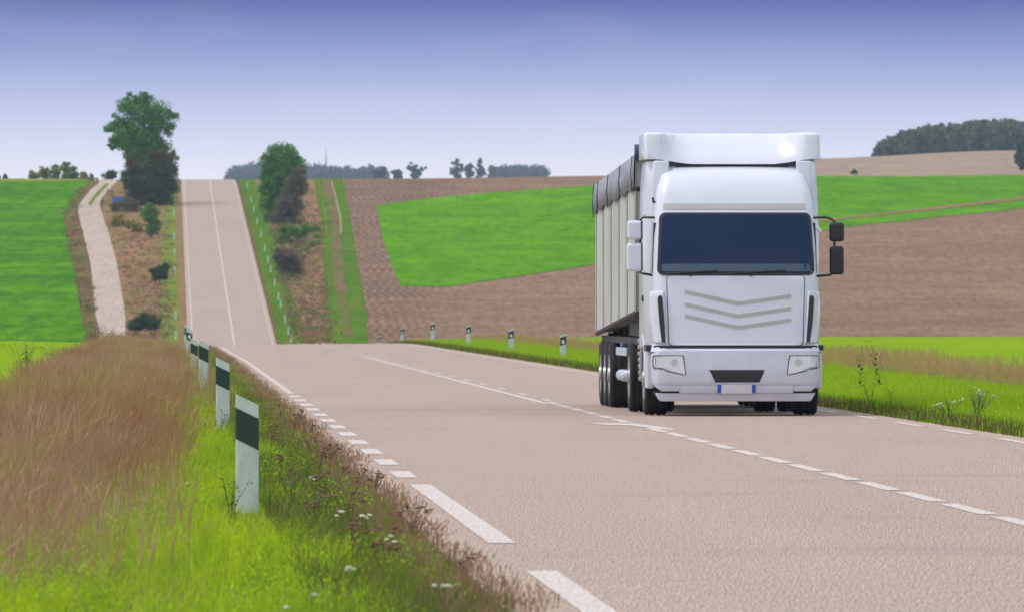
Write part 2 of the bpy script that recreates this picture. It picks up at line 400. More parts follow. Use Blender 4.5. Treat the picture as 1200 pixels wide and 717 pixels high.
# near pavement paint
left = [(-3.99,-3.81,28,34),(-3.99,-3.81,38,49.6),(-3.99,-3.81,55.4,73.6)]
y = 76.6
while y < 146: left.append((-4.02,-3.83,y,y+3.0)); y += 6.15
centre = []
y = 21.6
while y < 134: centre.append((-.075,.075,y,y+3.35)); y += 4.15
right = []
y = 95.6
while y < 172: right.append((3.53,3.66,y,y+3.9)); y += 7.0
y = 138.5
cd = []
while y < 330: cd.append((.06,.18,y,y+3.0)); y += 9.5
marks('left_edge_line', left, M['paint'])
marks('centre_line', centre+[(-.16,-.05,134,262)], M['paint'])
marks('centre_line_dashes', cd+[(-.12,.0,268+11*k,274+11*k) for k in range(6)], M['worn'])
marks('right_edge_line', right, M['paint'])
marks('worn_edge_line', [(-3.98,-3.87,150,345),(3.52,3.62,174,352)], M['worn'])
marks('far_road_line', [(-3.98,-3.86,760,1330),(-.09,.08,760,1330),(3.58,3.65,760,1330)], M['worn'], .05)
# the odd crossing stroke of paint by the truck
def stroke():
    up = [(690,498.6),(712,498.2),(733,498.4),(752,499.8),(770,502),(789,505)]
    lo = [(702,499.8),(718,500.8),(737,500.9),(754,502.8),(770,505.2),(789,506.4)]
    V = []; q = []
    for a, b2 in zip(up, lo):
        for p in (a, b2):
            Y = CZ*F/(p[1]-358.5); V.append(((p[0]-600)/F*Y, Y, .0345))
    for i in range(len(up)-1): q.append((2*i+1, 2*i+3, 2*i+2, 2*i))
    tag(obj('paint_stroke', npmesh('paint_stroke', V, q), M['paint']), kind='structure')
stroke()
# meadows beyond the verges on the near crest
sheet('left_meadow', [U(-8.9, y) for y in (-50,120,250,340,460)], [(-75, y) for y in (-50,120,250,340,460)], .06, M['meadow'], 5)
sheet('right_meadow', [U(y0_, y) for y0_, y in ((10.5,-50),(10.5,120),(9,230),(8.3,340),(8.3,460))], [(75, y) for y in (-50,120,230,340,460)], .06, M['meadow'], 5)
M['verge'] = ground_mat('verge_soil', (.13,.17,.03), (.18,.13,.06), (.09,.11,.03), (1.2,.15,1), (9,1.5,1), .7)
sheet('left_verge', [U(-4.30, y) for y in (-50,120,250,360,470)], [U(-9.6, y) for y in (-50,120,250,360,470)], .018, M['verge'], 4)
sheet('right_verge', [U(3.9, y) for y in (-50,120,250,360,470)], [U(11.5, y) for y in (-50,120,250,360,470)], .018, M['verge'], 4)
# far slope
def poly(rows): return [G(px, py) for (px, py) in rows]
fl = [(104,214),(97,222),(88,232),(79,244),(75,258),(78,275),(84,300),(90,335),(95,370),(103,396)]
sheet('left_green_field', [W(104,1372)]+poly(fl)+[W(112,700)],
      [W(-260,1372)]+[(-.086*G(p[0], p[1])[1], G(p[0], p[1])[1]) for p in fl]+[W(-260,700)], .0, M['field_left'], 6)
sheet('field_top_weeds', [W(-80,1330), W(60,1330), W(112,1330)], [W(-80,1285), W(60,1293), W(100,1308)], .03, M['yellow_strip'], 5)
tl = [(115.5,215.5),(106.5,222.5),(100,230),(90.7,243.5),(93,258),(97,272),(106,309),(109,340),(112,370),(117,388.6),(118,398)]
trr = [(137,213.8),(126,225),(119,234),(116.7,240),(122,258),(127,272),(137,309),(142,340),(147,370),(147,388),(145,398)]
sheet('dirt_track', [W(120,1372)]+poly(tl)+[W(118,720)], [W(141,1372)]+poly(trr)+[W(145,720)], .04, M['track'], 3, n=4)
sheet('track_median', [G(124,216), G(113,226), G(103.5,239), G(105,241.5)], [G(128,216), G(120.5,224), G(111.7,234), G(106,242)], .08, M['strip_lime'], 3, n=2)
sheet('field_side_verge', poly([(101,217),(95,224),(87,234),(79,246),(76,262),(84,295),(93,335),(98,372),(104,396)]), poly([(112,217),(105,223),(98,231),(90,244),(93,262),(101,295),(108,335),(112,372),(116,396)]), .02, M['rough'], 4)
# earth between track and road, with its grass strip
rows = [(214),(230),(250),(275),(300),(330),(365),(400)]
def lerp(tab, y): return float(np.interp(y, [t[1] for t in tab], [t[0] for t in tab]))
sheet('left_soil_bank', [G(lerp(trr, r), r) for r in rows]+[W(145,720)], [G(x, r) for x, r in zip((201,201,201,202,203,203,204,206), rows)]+[W(206,720)], .02, M['soil'], 4)
sheet('left_grass_strip', [W(199,1372)]+[U(-7.0, Y) for Y in (1300,1100,950,870,800,700)], [U(-5.1,1372)]+[U(-5.2, Y) for Y in (1300,1100,950,870,800,700)], .045, M['strip_lime'], 4)
sheet('left_road_shoulder', [U(-5.2, Y) for Y in (1380,1100,900,780,700)], [U(-4.3, Y) for Y in (1380,1100,900,780,700)], .02, M['soil'], 4)
# right of the far road
sheet('right_grass_strip', [U(4.4, Y) for Y in (1385,1200,1000,850,700)], [U(6.9, Y) for Y in (1385,1200,1000,850,700)], .03, M['strip'], 4)
sheet('right_soil_bank', [U(6.9, Y) for Y in (1385,1289,1150,1017,900,800,700)], [W(367,1385), G(370,222), G(377,262), G(380,312), G(384,360), G(391,400), W(396,690)], .0, M['soil'], 4)
gl = [(368,211),(374,240),(378,270),(380,330),(385,370),(391,403)]
gr = [(400,209),(408,240),(413,270),(423,330),(430,370),(435,403)]
sheet('field_lane_grass', [W(366,1385)]+poly(gl)+[W(393,690)], [W(398,1385)]+poly(gr)+[W(440,690)], .04, M['strip'], 4)
sheet('field_lane_ruts', [W(373,1385), G(377,215), G(386,250), G(389,285), G(391,330), G(398,365), G(403,395)], [W(384,1385), G(389,215), G(396,250), G(400,285), G(404,330), G(409,365), G(413,395)], .07, ground_mat('rut_soil', (.22,.13,.08), (.12,.14,.03), (.09,.13,.025), (.1,.012,1), (.5,.05,1), .6), 4, n=3)
for nm, xs in (('pale_rut_left', ((373,1.0),(378,1),(381,1.2),(382,1.2))), ('pale_rut_right', ((387.5,2),(393,2.2),(397.5,2.4),(399,2)))):
    rr = (213,235,255,275)
    sheet(nm, [G(a[0], r) for a, r in zip(xs, rr)], [G(a[0]+a[1], r) for a, r in zip(xs, rr)], .09, M['strip_lime'] if 'left' in nm else M['tan'], 3, n=1)
# ploughed field and green crop
pb = [(440,404),(520,404),(700,404),(960,400),(1200,400),(1330,400)]
sheet('ploughed_field', [W(398,1385), W(450,1385), W(700,1385), W(960,1385), W(1200,1385), W(1420,1385)],
      [W(440,690), W(520,690), W(700,690), W(960,690), W(1200,690), W(1420,690)], .0, M['plough'], 8)
gt = [(441,241),(447,240.2),(470,237),(520,231),(600,224.5),(699,217.5),(830,210),(960,206.8),(1080,205.6),(1200,203.5),(1420,201)]
gb = [(444,252),(451,296),(467,332),(520,336.5),(577,328.5),(660,316.5),(830,291),(985,267),(1080,257),(1200,245),(1420,226)]
gt2 = [G(441,241), G(442,241), G(472,236.8)]+poly(gt[3:])
gb2 = [G(441,241.5), G(449,283), G(469,335)]+poly(gb[3:])
sheet('green_crop_field', gt2, gb2, .05, M['field'], 8, n=26)
sheet('tan_path', [G(955,259.5), G(985,256), G(1080,245.5), G(1200,231.5), G(1400,212)], [G(955,262), G(985,258.6), G(1080,248.5), G(1200,235), G(1400,215)], .11, M['soil'], 6, n=2)
sheet('tan_stubble_field', [W(880,1500), W(1000,1500), W(1190,1500), W(1420,1500)], [W(880,2300), W(1000,2280), W(1190,2200), W(1420,2200)], .2, M['tan'], 14)
sheet('grey_far_field', [W(1000,2260), W(1100,2200), W(1200,2150), W(1420,2100)], [W(1000,2700), W(1100,2700), W(1200,2700), W(1420,2700)], .5, M['grey_field'], 14)

# ------------------------------------------------------------------ grasses (stuff)
def blades(name, X, Y, h, w, lean, mat, plume=False, label=None, seedhead=0.0, zo=0.0, bias=.25):
    n = len(X); Z = terr(X, Y)+zo
    a = rng.uniform(0, 2*np.pi, n); l = np.abs(rng.normal(lean[0], lean[1], n))*h; d = rng.uniform(0, 2*np.pi, n)
    d = np.where(rng.random(n) < bias, rng.normal(0.2, .8, n), d)
    wx, wy = np.cos(a*.35-.5)*w/2, np.sin(a*.35-.5)*w/2
    B = np.stack([X, Y, Z], 1)
    mid = B+np.stack([np.cos(d)*l*.35, np.sin(d)*l*.35, h*.55], 1)
    tip = B+np.stack([np.cos(d)*l, np.sin(d)*l, h*np.sqrt(np.clip(1-(l/np.maximum(h,1e-3))**2*.5, .3, 1))], 1)
    s = np.stack([wx, wy, np.zeros(n)], 1)
    if not plume:
        V = np.stack([B-s, B+s, mid+s*.8, mid-s*.8, tip], 1).reshape(-1, 3)
        i = np.arange(n)[:,None]*5
        q = i+np.array([[0,1,2,3]]); t = i+np.array([[3,2,4]])
    else:   # thin stem that widens into a soft seed plume
        m2 = mid*.35+tip*.65
        V = np.stack([B-s*.35, B+s*.35, mid+s*.4, mid-s*.4, m2+s*1.6, m2-s*1.6, tip], 1).reshape(-1, 3)
        i = np.arange(n)[:,None]*7
        q = np.concatenate([i+np.array([[0,1,2,3]]), i+np.array([[3,2,4,5]])]); t = i+np.array([[5,4,6]])
    o = obj(name, npmesh(name, V, q, t), mat)
    tag(o, label, None, None, 'stuff'); o['category'] = 'grass'
    return o
def scatter(u0, u1, y0, y1, dens, falloff=120, edge=0.0):
    """random points in road-aligned strip, density per m2 falling beyond `falloff`"""
    out = []
    y = y0
    while y < y1:
        dy = 10.0; d = dens*min(1.0, falloff/max(y, 1)); lo = u0(y) if callable(u0) else u0; hi = u1(y) if callable(u1) else u1
        k = int(abs(hi-lo)*dy*d); Y = rng.uniform(y, y+dy, k); u = rng.uniform(lo, hi, k)
        out.append(np.stack([axis(Y)+u, Y], 1)); y += dy
    P = np.concatenate(out); return P[:,0], P[:,1]
def patchy(X, Y, s=1.0): return .5+.5*np.sin(X*2.1*s+np.sin(Y*.23)*2)*np.sin(Y*.17*s+np.sin(X*1.3)*1.5)
X, Y = scatter(-7.6, -5.0, 36, 345, 260, 110)
keep = rng.random(len(X)) < .75+.25*patchy(X, Y); X, Y = X[keep], Y[keep]
tuft = .42+.75*patchy(X, Y)**2+.35*patchy(Y*.9, X*6, 1.7)
near = (np.abs(X-axis(Y)+5.48) < .22) & (((Y > 57) & (Y < 66)) | ((Y > 98) & (Y < 109)))
tuft = np.where(near, tuft*.45, tuft)
blades('verge_grass', X, Y, rng.uniform(.07,.27,len(X))*tuft, rng.uniform(.004,.010,len(X)), (.6,.4), M['grass'], label='bright lime green grass along the left verge round the marker posts')
X, Y = scatter(-5.35, -4.1, 36, 345, 330, 110)
u = X-axis(Y); edge = -4.27+.07*np.sin(Y*.9)+.06*np.sin(Y*2.3+1)+.05*np.sin(Y*.31)
k = u < edge+rng.normal(0, .03, len(X)); X, Y, u, edge = X[k], Y[k], u[k], edge[k]
hh = np.clip((edge+.08-u)/.55, .12, 1)*rng.uniform(.06,.26,len(X))
blades('roadside_weeds', X, Y, hh, rng.uniform(.004,.010,len(X)), (.3,.2), M['dark_weed'], label='dark green and brown weeds fringing the left edge of the pavement')
X, Y = scatter(-4.75, -4.05, 36, 345, 170, 110)
u = X-axis(Y); edge = -4.20+.07*np.sin(Y*.9)+.06*np.sin(Y*2.3+1)+.05*np.sin(Y*.31)
k = u < edge+rng.normal(0, .04, len(X)); X, Y, u, edge = X[k], Y[k], u[k], edge[k]
blades('dry_fringe', X, Y, np.clip((edge+.15-u)/.4, .25, 1)*rng.uniform(.05,.24,len(X)), rng.uniform(.003,.007,len(X)), (.3,.2), M['fringe'], plume=True, label='fine reddish dry grass creeping over the left edge of the pavement')
X, Y = scatter(lambda y: -8.6 if y < 100 else -8.15, lambda y: -5.55-.7*max(0, (92-y)/50), 44, 300, 175, 120)
u = X-axis(Y); top = -5.55-.7*np.maximum(0, (92-Y)/50); q = np.clip((top-u)/1.2+.25*(patchy(X, Y)-.5), 0, 1)
k = rng.random(len(X)) < q**1.3+.02; X, Y, u, q = X[k], Y[k], u[k], q[k]
hh = (.32+.68*rng.random(len(X))**.8)*(.40+.62*q)*(.8+.35*patchy(X, Y, .5))*np.interp(Y, [46,90,160,300], [.76,.88,.80,.66])
blades('tall_dry_grass', X, Y, hh, rng.uniform(.003,.0075,len(X)), (.28,.28), M['reed'], plume=True, bias=.55, label='tall reddish brown dry grass filling the left foreground')
X, Y = scatter(4.0, lambda y: 8.9 if y < 210 else 7.4, 85, 400, 130, 150)
u = X-axis(Y); hh = rng.uniform(.10,.26,len(X))*np.clip((u-3.6)/1.2, .25, 1)
blades('right_verge_grass', X, Y, hh, rng.uniform(.008,.016,len(X)), (.35,.2), M['grass_mid'], label='bright green grass along the right verge behind the truck')
X, Y = scatter(3.9, 5.2, 85, 400, 110, 150)
u = X-axis(Y); hh = rng.uniform(.08,.22,len(X))*np.clip(1-(u-4.5)/1.2, .2, 1)
blades('right_verge_weeds', X, Y, hh, rng.uniform(.006,.012,len(X)), (.3,.2), blade_mat('brown_weed', [(0,(.13,.10,.04)),(.5,(.10,.13,.03)),(1,(.20,.12,.06))]), label='low brown weeds at the right edge of the pavement')
X, Y = scatter(lambda y: 8.7 if y < 210 else 7.0, lambda y: 10.8 if y < 210 else 8.6, 100, 400, 75, 150)
blades('reddish_tall_grass', X, Y, rng.uniform(.22,.56,len(X))*(.7+.4*patchy(X, Y, .4))*np.where(Y > 215, .7, 1), rng.uniform(.006,.012,len(X)), (.3,.15), M['red_grass'], plume=True, label='reddish tall grass band beyond the right verge')

# broad leaved herbs and tan stalks mixed into the verge
def herbs(name, X, Y, h, size, mat, label):
    n = len(X); Z = terr(X, Y)+h
    C = np.stack([X, Y, Z], 1); a = rng.normal(size=(n,3)); a[:,2] *= .35; a /= np.linalg.norm(a, axis=1)[:,None]
    b = np.cross(a, rng.normal(size=(n,3))); b /= np.linalg.norm(b, axis=1)[:,None]; s_ = size[:,None]/2
    V = np.stack([C-a*s_, C+b*s_*.6, C+a*s_, C-b*s_*.6], 1).reshape(-1, 3)
    o = obj(name, npmesh(name, V, np.arange(n*4).reshape(n, 4)), mat); tag(o, label, None, None, 'stuff'); o['category'] = 'herbs'
M['herb'] = blade_mat('herb_leaves', [(0,(.26,.50,.01)),(.4,(.44,.72,.01)),(.7,(.58,.78,.02)),(.9,(.12,.24,.03)),(1,(.55,.58,.08))], ((2.2,.2,1),(.18,.32,.03),.4))
X, Y = scatter(-7.3, -4.5, 36, 300, 230, 90)
k = patchy(X*1.7, Y*1.3) > .35; X, Y = X[k], Y[k]
k = ~((np.abs(X-axis(Y)+5.48) < .22) & (((Y > 57) & (Y < 66)) | ((Y > 98) & (Y < 109)))); X, Y = X[k], Y[k]
herbs('verge_herbs', X, Y, rng.uniform(.03,.24,len(X))*(.6+.6*patchy(X, Y)), rng.uniform(.008,.024,len(X)), M['herb'], 'small leafy herbs between the blades of the left verge')
X, Y = scatter(lambda y: -7.2, -5.2, 44, 300, 22, 120)
k = ~((X-axis(Y) > -5.95) & (Y < 112)); X, Y = X[k], Y[k]
blades('tan_stalks', X, Y, rng.uniform(.25,.6,len(X)), rng.uniform(.003,.006,len(X)), (.25,.2), M['reed'], plume=True, label='thin tan stalks scattered through the green verge beside the tall dry grass')
X, Y = scatter(4.3, lambda y: 8.9 if y < 210 else 7.4, 85, 400, 80, 130)
k = patchy(X*1.7, Y*1.3) > .3; X, Y = X[k], Y[k]
herbs('right_verge_herbs', X, Y, rng.uniform(.03,.26,len(X)), rng.uniform(.012,.032,len(X)), M['herb'], 'small leafy herbs in the right verge behind the truck')
def scrub(name, pts, rad, leaf, mat, label, per=26, seed=3):
    r = random.Random(seed); cl = []
    for (px, py) in pts:
        X, Y = G(px, py); q = rad*r.uniform(.4,1.3); cl.append((X, Y, float(terr(X, Y))+q*.25, q))
    o = obj(name, crown_mesh(name, cl, per, leaf, seed, .45), mat); tag(o, label, 'scrub', None, 'stuff')
def rpts(n, f, y0, y1, seed):
    r = random.Random(seed); out = []
    for _ in range(n):
        y = r.uniform(y0, y1); a, b2 = f(y); out.append((r.uniform(a, b2), y))
    return out
# ------------------------------------------------------------------ marker posts
def post_mesh(h, w=.172, d=.055, slant=.075, z0=-.1, z1=None, b0=None, b1=None, grow=0.0):
    """rounded flat post; if b0/b1 given: only the slanted band between those heights"""
    bm = bmesh.new(); N = 24; prof_ = []
    for k in range(N):
        a = 2*math.pi*k/N; cx, sx = math.cos(a), math.sin(a); p = .45
        prof_.append((math.copysign(abs(cx)**p, cx)*(w/2+grow), math.copysign(abs(sx)**p, sx)*(d/2+grow)))
    s = slant/w
    zs = [(z0, 0 if b0 is None else s), (h, s)] if b0 is None else [(b0, s), (b1, s)]
    rings = [[bm.verts.new((x, y, z-k*x)) for x, y in prof_] for z, k in zs]
    for i in range(N): bm.faces.new((rings[0][i], rings[0][(i+1)%N], rings[1][(i+1)%N], rings[1][i]))
    bm.faces.new(rings[0][::-1]); bm.faces.new(rings[1])
    bmesh.ops.recalc_face_normals(bm, faces=bm.faces)
    me = bpy.data.meshes.new('post'); bm.to_mesh(me); bm.free(); return me
def box_mesh(name, x0, x1, y0, y1, z0, z1):
    bm = bmesh.new(); box(bm, x0, x1, y0, y1, z0, z1); me = bpy.data.meshes.new(name); bm.to_mesh(me); bm.free(); return me
ME = {}
for side, sl in (('L', .085), ('R', -.05)):
    h = .90 if side == 'L' else .84
    ME[side] = [post_mesh(h, slant=sl), post_mesh(h, slant=sl, b0=h-.335 if side == 'L' else h-.30, b1=h-.10 if side == 'L' else h-.06, grow=.003),
                box_mesh('reflector', -.035, .035, -.038, -.0315, h-.26, h-.16)]
    for me, mt in zip(ME[side], ('post', 'post_black', 'refl')): me.materials.append(M[mt])
def post(side, X, Y, label, group, dz=0.0, refl=True, scale=(1,1,1), tilt=0.0, band=True):
    t = empty('marker_post', (X, Y, float(terr(X, Y))+dz), .04+R.uniform(-.06,.06)); t.rotation_euler.y = tilt; t.scale = scale
    tag(t, label, 'marker post', group)
    link(bpy.data.objects.new('post_body', ME[side][0]), t)
    if band: link(bpy.data.objects.new('black_band', ME[side][1]), t)
    if refl: link(bpy.data.objects.new('reflector', ME[side][2]), t)
gL, gR = 'marker posts along the left verge', 'marker posts along the right verge'
lab = ['largest and nearest white marker post with black band, in lime grass on the left', 'second nearest left marker post, thin weeds growing in front of it',
       'third left marker post, its foot hidden in lime grass by the brown weeds', 'fourth left marker post, half hidden behind the third',
       'fifth left marker post with small reflector, before the far road', 'farthest of the left verge marker posts on the near crest']
for i, (Y, dz, uu) in enumerate(((64,-.03,-5.48),(108,-.02,-5.39),(153,.03,-5.46),(200,-.13,-5.48),(250,.02,-5.50),(292,.12,-5.47))):
    post('L', axis(Y)+uu, Y, lab[i], gL, dz, refl=i >= 4, tilt=(0, .0, .01, -.01, .02, 0)[i])
lab = ['right verge marker post nearest to the truck, in green grass', 'second right marker post left of the truck, before reddish grass', 'third right marker post left of the truck, before the ploughed field',
       'fourth right marker post left of the truck, at the verge corner', 'fifth right marker post left of the truck, just past the road crest', 'smallest right marker post, sunk behind the road crest']
for i, (px, Y, top) in enumerate(((660,249,391),(599,287,385),(549,328,380.5),(507,372,378),(471,421,384),(445,468,393))):
    X = (px-600)/F*Y; dz = (CZ-(top-358.5)/F*Y)-.86-float(terr(X, Y))
    post('R', X, Y, lab[i], gR, dz, refl=True)
gF = 'small posts along the far road'
far_r = [(291,221),(294.4,237),(298,249),(301,263),(304,279),(306.5,295),(310.5,309),(314,320),(317,336),(321,352),(324.4,361),(326.7,378),(331.6,393),(334.5,403)]
for i, (px, py) in enumerate(far_r):
    X, Y = G(px, py); post('R', axis(Y)+5.35, Y, 'tiny white marker post in the green strip right of the far road', gF, 0, refl=False, scale=(1.0,1.2,1.0), band=False)
for (px, py) in [(207.6,253),(208.4,281),(209,301),(210.5,322),(211.5,376),(211.5,398)]:
    X, Y = G(px, py); post('L', axis(Y)-5.5, Y, 'tiny white marker post in the grass strip left of the far road', gF+' on its left', 0, refl=False, scale=(1.0,1.2,1.0), band=False)

# ------------------------------------------------------------------ trees
def crown_mesh(name, clusters, per, leaf, seed, squash=.8):
    r = np.random.default_rng(seed); C = []; S = []
    for (x, y, z, rad) in clusters:
        k = max(3, int(per)); d = r.normal(size=(k,3)); d /= np.linalg.norm(d, axis=1)[:,None]
        rr = rad*r.random(k)**.42
        p = d*rr[:,None]*np.array([1,1,squash]); C.append(p+np.array([x,y,z])); S.append(np.full(k, leaf)*r.uniform(.55,1.25,k))
    C = np.concatenate(C); S = np.concatenate(S); n = len(C)
    a = r.normal(size=(n,3)); a[:,2] *= .7; a /= np.linalg.norm(a, axis=1)[:,None]
    b = np.cross(a, r.normal(size=(n,3))); b /= np.linalg.norm(b, axis=1)[:,None]
    s = S[:,None]/2
    V = np.stack([C-a*s, C+b*s*.55, C+a*s, C-b*s*.55], 1).reshape(-1, 3)
    q = np.arange(n*4).reshape(n, 4)
    return npmesh(name, V, q)
def woody(name, kind_cat, label, base, Y, lobes, mat, group=None, clusters=50, per=70, leaf=.38, crad=.32, seed=1, trunk=True, bz=None, depth=.9, extra=None):
    """lobes: photo-pixel ellipses (cx, cy, rx, ry) of the crown's masses; turned into metres round the base at distance Y"""
    X = (base[0]-600)/F*Y; zb = float(terr(X, Y)) if bz is None else bz
    s = Y/F; r = random.Random(seed); cl = []
    area = [l[2]*l[3] for l in lobes]; tot = sum(area)
    for l, a in zip(lobes, area):
        for _ in range(max(3, int(clusters*a/tot))):
            th = r.uniform(0, 2*math.pi); ph = math.acos(r.uniform(-1, 1)); q = r.random()**.33*.86
            cx = (l[0]-base[0])*s+math.cos(th)*math.sin(ph)*l[2]*s*q
            cy = math.sin(th)*math.sin(ph)*l[2]*s*q*depth
            cz = CZ-(l[1]-358.5)*s-zb+math.cos(ph)*l[3]*s*q
            cl.append((cx, cy, max(cz, .15), crad*(min(l[2], l[3])*s)**.8*r.uniform(.7, 1.35)+.12))
    if clusters < 100: per = int(per*1.5); leaf *= .82
    t = empty(name, (X, Y, zb)); tag(t, label, kind_cat, group)
    obj('crown', crown_mesh('crown', cl, per, leaf, seed), mat, t)
    if extra:
        e = []
        for l in extra[0]:
            for _ in range(extra[2]):
                th = r.uniform(0, 2*math.pi); q = r.random()**.5
                e.append(((l[0]-base[0])*s+math.cos(th)*l[2]*s*q, -max(ll[2] for ll in lobes)*s*.75*depth, CZ-(l[1]-358.5)*s-zb+math.sin(th)*l[3]*s*q, .5))
        obj('foliage', crown_mesh('foliage', e, per*.7, leaf, seed+3), extra[1], t)
    if trunk:
        top = max(c[2] for c in cl); w = max(.06, top*.028)
        bm = bmesh.new(); mx = sum(c[0] for c in cl)/len(cl)
        tube(bm, [(0,0,-.3),(mx*.15,0,top*.25),(mx*.6,.1,top*.55),(mx,.0,top*.85)], [w*1.4, w, w*.6, w*.15], 8)
        for c in r.sample(cl, min(len(cl), 16)):
            h = r.uniform(.15, .5); p0 = (mx*h, 0, top*h)
            if c[2] < p0[2]: continue
            m_ = tuple((p0[i]+c[i])/2+(r.uniform(-.3,.3) if i < 2 else .2) for i in range(3))
            tube(bm, [p0, m_, c[:3]], [w*.45, w*.28, w*.08], 5)
        bmobj('trunk', bm, M['bark'], t, smooth=True)
    return t
# big tree left of the far road and its neighbours
def YG(px, py): return G(px, py)[1]
Y1 = YG(172, 240)
woody('broadleaf_tree', 'tree', 'tallest green tree on the hill left of the far road, crown wide at the top', (172,238), Y1+4,
      [(160,133,30,20),(162,158,30,24),(172,176,26,22),(184,140,20,22),(140,146,16,13),(152,165,22,18),(182,172,20,20),(129,152,9,6),(128,172,8,4),(138,164,11,8),(201,134,8,6),(199,152,8,8),(170,192,24,22),(158,188,14,16),(203,182,5,6),(160,115,22,7),(190,200,17,18),(203,205,6,12)],
      M['leaf_green'], clusters=420, per=90, leaf=.34, crad=.48, seed=5)
woody('broadleaf_tree', 'tree', 'dark brownish green tree in front of the tallest tree', (178,250), Y1-4,
      [(184,195,22,20),(190,222,20,22),(168,216,22,24),(160,235,16,14),(152,205,12,20),(178,240,20,10)],
      M['leaf_brown'], clusters=240, per=110, leaf=.32, crad=.42, seed=6, extra=([(188,182,14,6),(150,196,8,8)], leaf_mat('leaves_rusty', (.17,.10,.035), (.12,.08,.03), (.08,.08,.03)), 5))
woody('bush', 'bush', 'bright green bush below the dark tree, beside its yellow weeds', (177,279), YG(177, 279), [(176,250,11,12),(178,265,10,13)], M['leaf_bright'], clusters=60, per=60, leaf=.3, seed=7)
woody('bush', 'bush', 'small round dark green bush on bare soil left of the far road', (187,333), YG(187, 333), [(186,321,11,10),(192,316,7,7)], M['leaf_dark'], clusters=40, per=70, leaf=.26, seed=8)
woody('bush', 'bush', 'low wide green shrub behind the tall dry grass beside the track', (168,390), YG(168, 392), [(160,380,12,8),(178,378,12,9),(168,374,9,7)], M['leaf_dark'], clusters=70, per=60, leaf=.2, seed=9, trunk=False)
woody('weed_patch', 'weeds', 'yellow green weeds on the bank below the blue sign', (150,275), YG(150, 272), [(140,257,10,6),(155,263,12,6),(163,272,9,7),(135,262,8,5)], M['leaf_yellow'], clusters=60, per=50, leaf=.25, seed=10, trunk=False, depth=1.6)
woody('weed_patch', 'weeds', 'dark scrub around the foot of the blue sign', (150,250), YG(150, 249), [(150,240,12,10),(137,243,8,8),(160,248,10,8)], M['leaf_bare'], clusters=60, per=55, leaf=.3, seed=12, trunk=False)
M['scrub_brown'] = leaf_mat('scrub_brown', (.28,.15,.09), (.22,.13,.07), (.32,.20,.11), (.16,.14,.05))
M['scrub_green'] = leaf_mat('scrub_green', (.12,.22,.03), (.18,.28,.04), (.08,.15,.03), (.22,.24,.06))
lb = lambda y: (lerp(trr, y)+3, 203)
scrub('dry_bank_growth', rpts(420, lb, 222, 400, 1), .8, .22, M['scrub_brown'], 'reddish brown dry growth on the bank between track and far road')
scrub('green_bank_growth', rpts(90, lb, 225, 400, 2), .7, .22, M['scrub_green'], 'green tufts on the bank between track and far road')
dk = leaf_mat('scrub_dark', (.05,.10,.03), (.09,.08,.05), (.07,.14,.03), (.13,.10,.07))
scrub('bank_thicket', rpts(210, lambda y: (float(np.interp(y, [245,330],[318,328])), float(np.interp(y, [245,285,330],[352,362,350]))), 245, 330, 8), 1.3, .28, dk, 'dark low thicket joining the bushes right of the far road')
rb = lambda y: (float(np.interp(y, [215,400],[305,345])), float(np.interp(y, [215,260,400],[366,376,389])))
scrub('dry_bank_growth', rpts(520, rb, 222, 404, 3), .8, .22, M['scrub_brown'], 'reddish brown dry growth on the bank right of the far road')
scrub('green_bank_growth', rpts(150, rb, 240, 404, 4), .8, .22, M['scrub_green'], 'green tufts on the bank right of the far road')
tb = lambda y: (float(np.interp(y, [222,250,300,400],[90,73,83,104])), float(np.interp(y, [222,250,300,400],[101,89,99,115])))
scrub('field_edge_growth', rpts(150, tb, 222, 400, 5), .7, .22, M['scrub_brown'], 'brown weeds between the left green field and the dirt track')
scrub('field_edge_growth', rpts(90, tb, 222, 400, 6), .7, .22, M['scrub_green'], 'green weeds between the left green field and the dirt track')
wb = lambda y: (500, 1300)
# right of the far road
Y2 = YG(332, 262)
woody('broadleaf_tree', 'tree', 'large dome shaped green tree right of the far road', (332,262), Y2+3,
      [(330,186,26,20),(332,208,29,22),(322,232,19,24),(340,196,22,16),(315,215,12,22),(318,255,12,20)], M['leaf_green'], clusters=240, per=110, leaf=.32, crad=.38, seed=15,
      extra=([(332,212,14,12)], M['leaf_bright'], 10))
woody('bush', 'bush', 'brown half bare bush leaning against the dome shaped tree', (345,262), Y2-3, [(345,222,16,20),(338,240,20,16),(352,205,10,12),(330,252,16,12)], M['leaf_bare'], clusters=150, per=110, leaf=.24, seed=16)
woody('bush', 'bush', 'low bright green shrub on the bank beneath the brown bush', (350,290), YG(350, 286), [(345,272,16,8),(362,268,14,6),(335,280,10,9),(330,270,6,7)], M['leaf_bright'], clusters=80, per=50, leaf=.28, seed=17, trunk=False)
woody('bush', 'bush', 'dark leafless looking bush lowest on the right bank', (338,326), YG(338, 324), [(338,305,16,15),(345,314,11,10),(327,300,8,10)], M['leaf_bare'], clusters=90, per=60, leaf=.28, seed=18)
woody('weed_patch', 'weeds', 'yellow green low growth between the shrub and the field lane', (365,296), YG(367, 294), [(367,285,12,5),(372,276,9,4),(358,292,8,4)], M['leaf_pale'], clusters=50, per=40, leaf=.22, seed=19, trunk=False, depth=2)
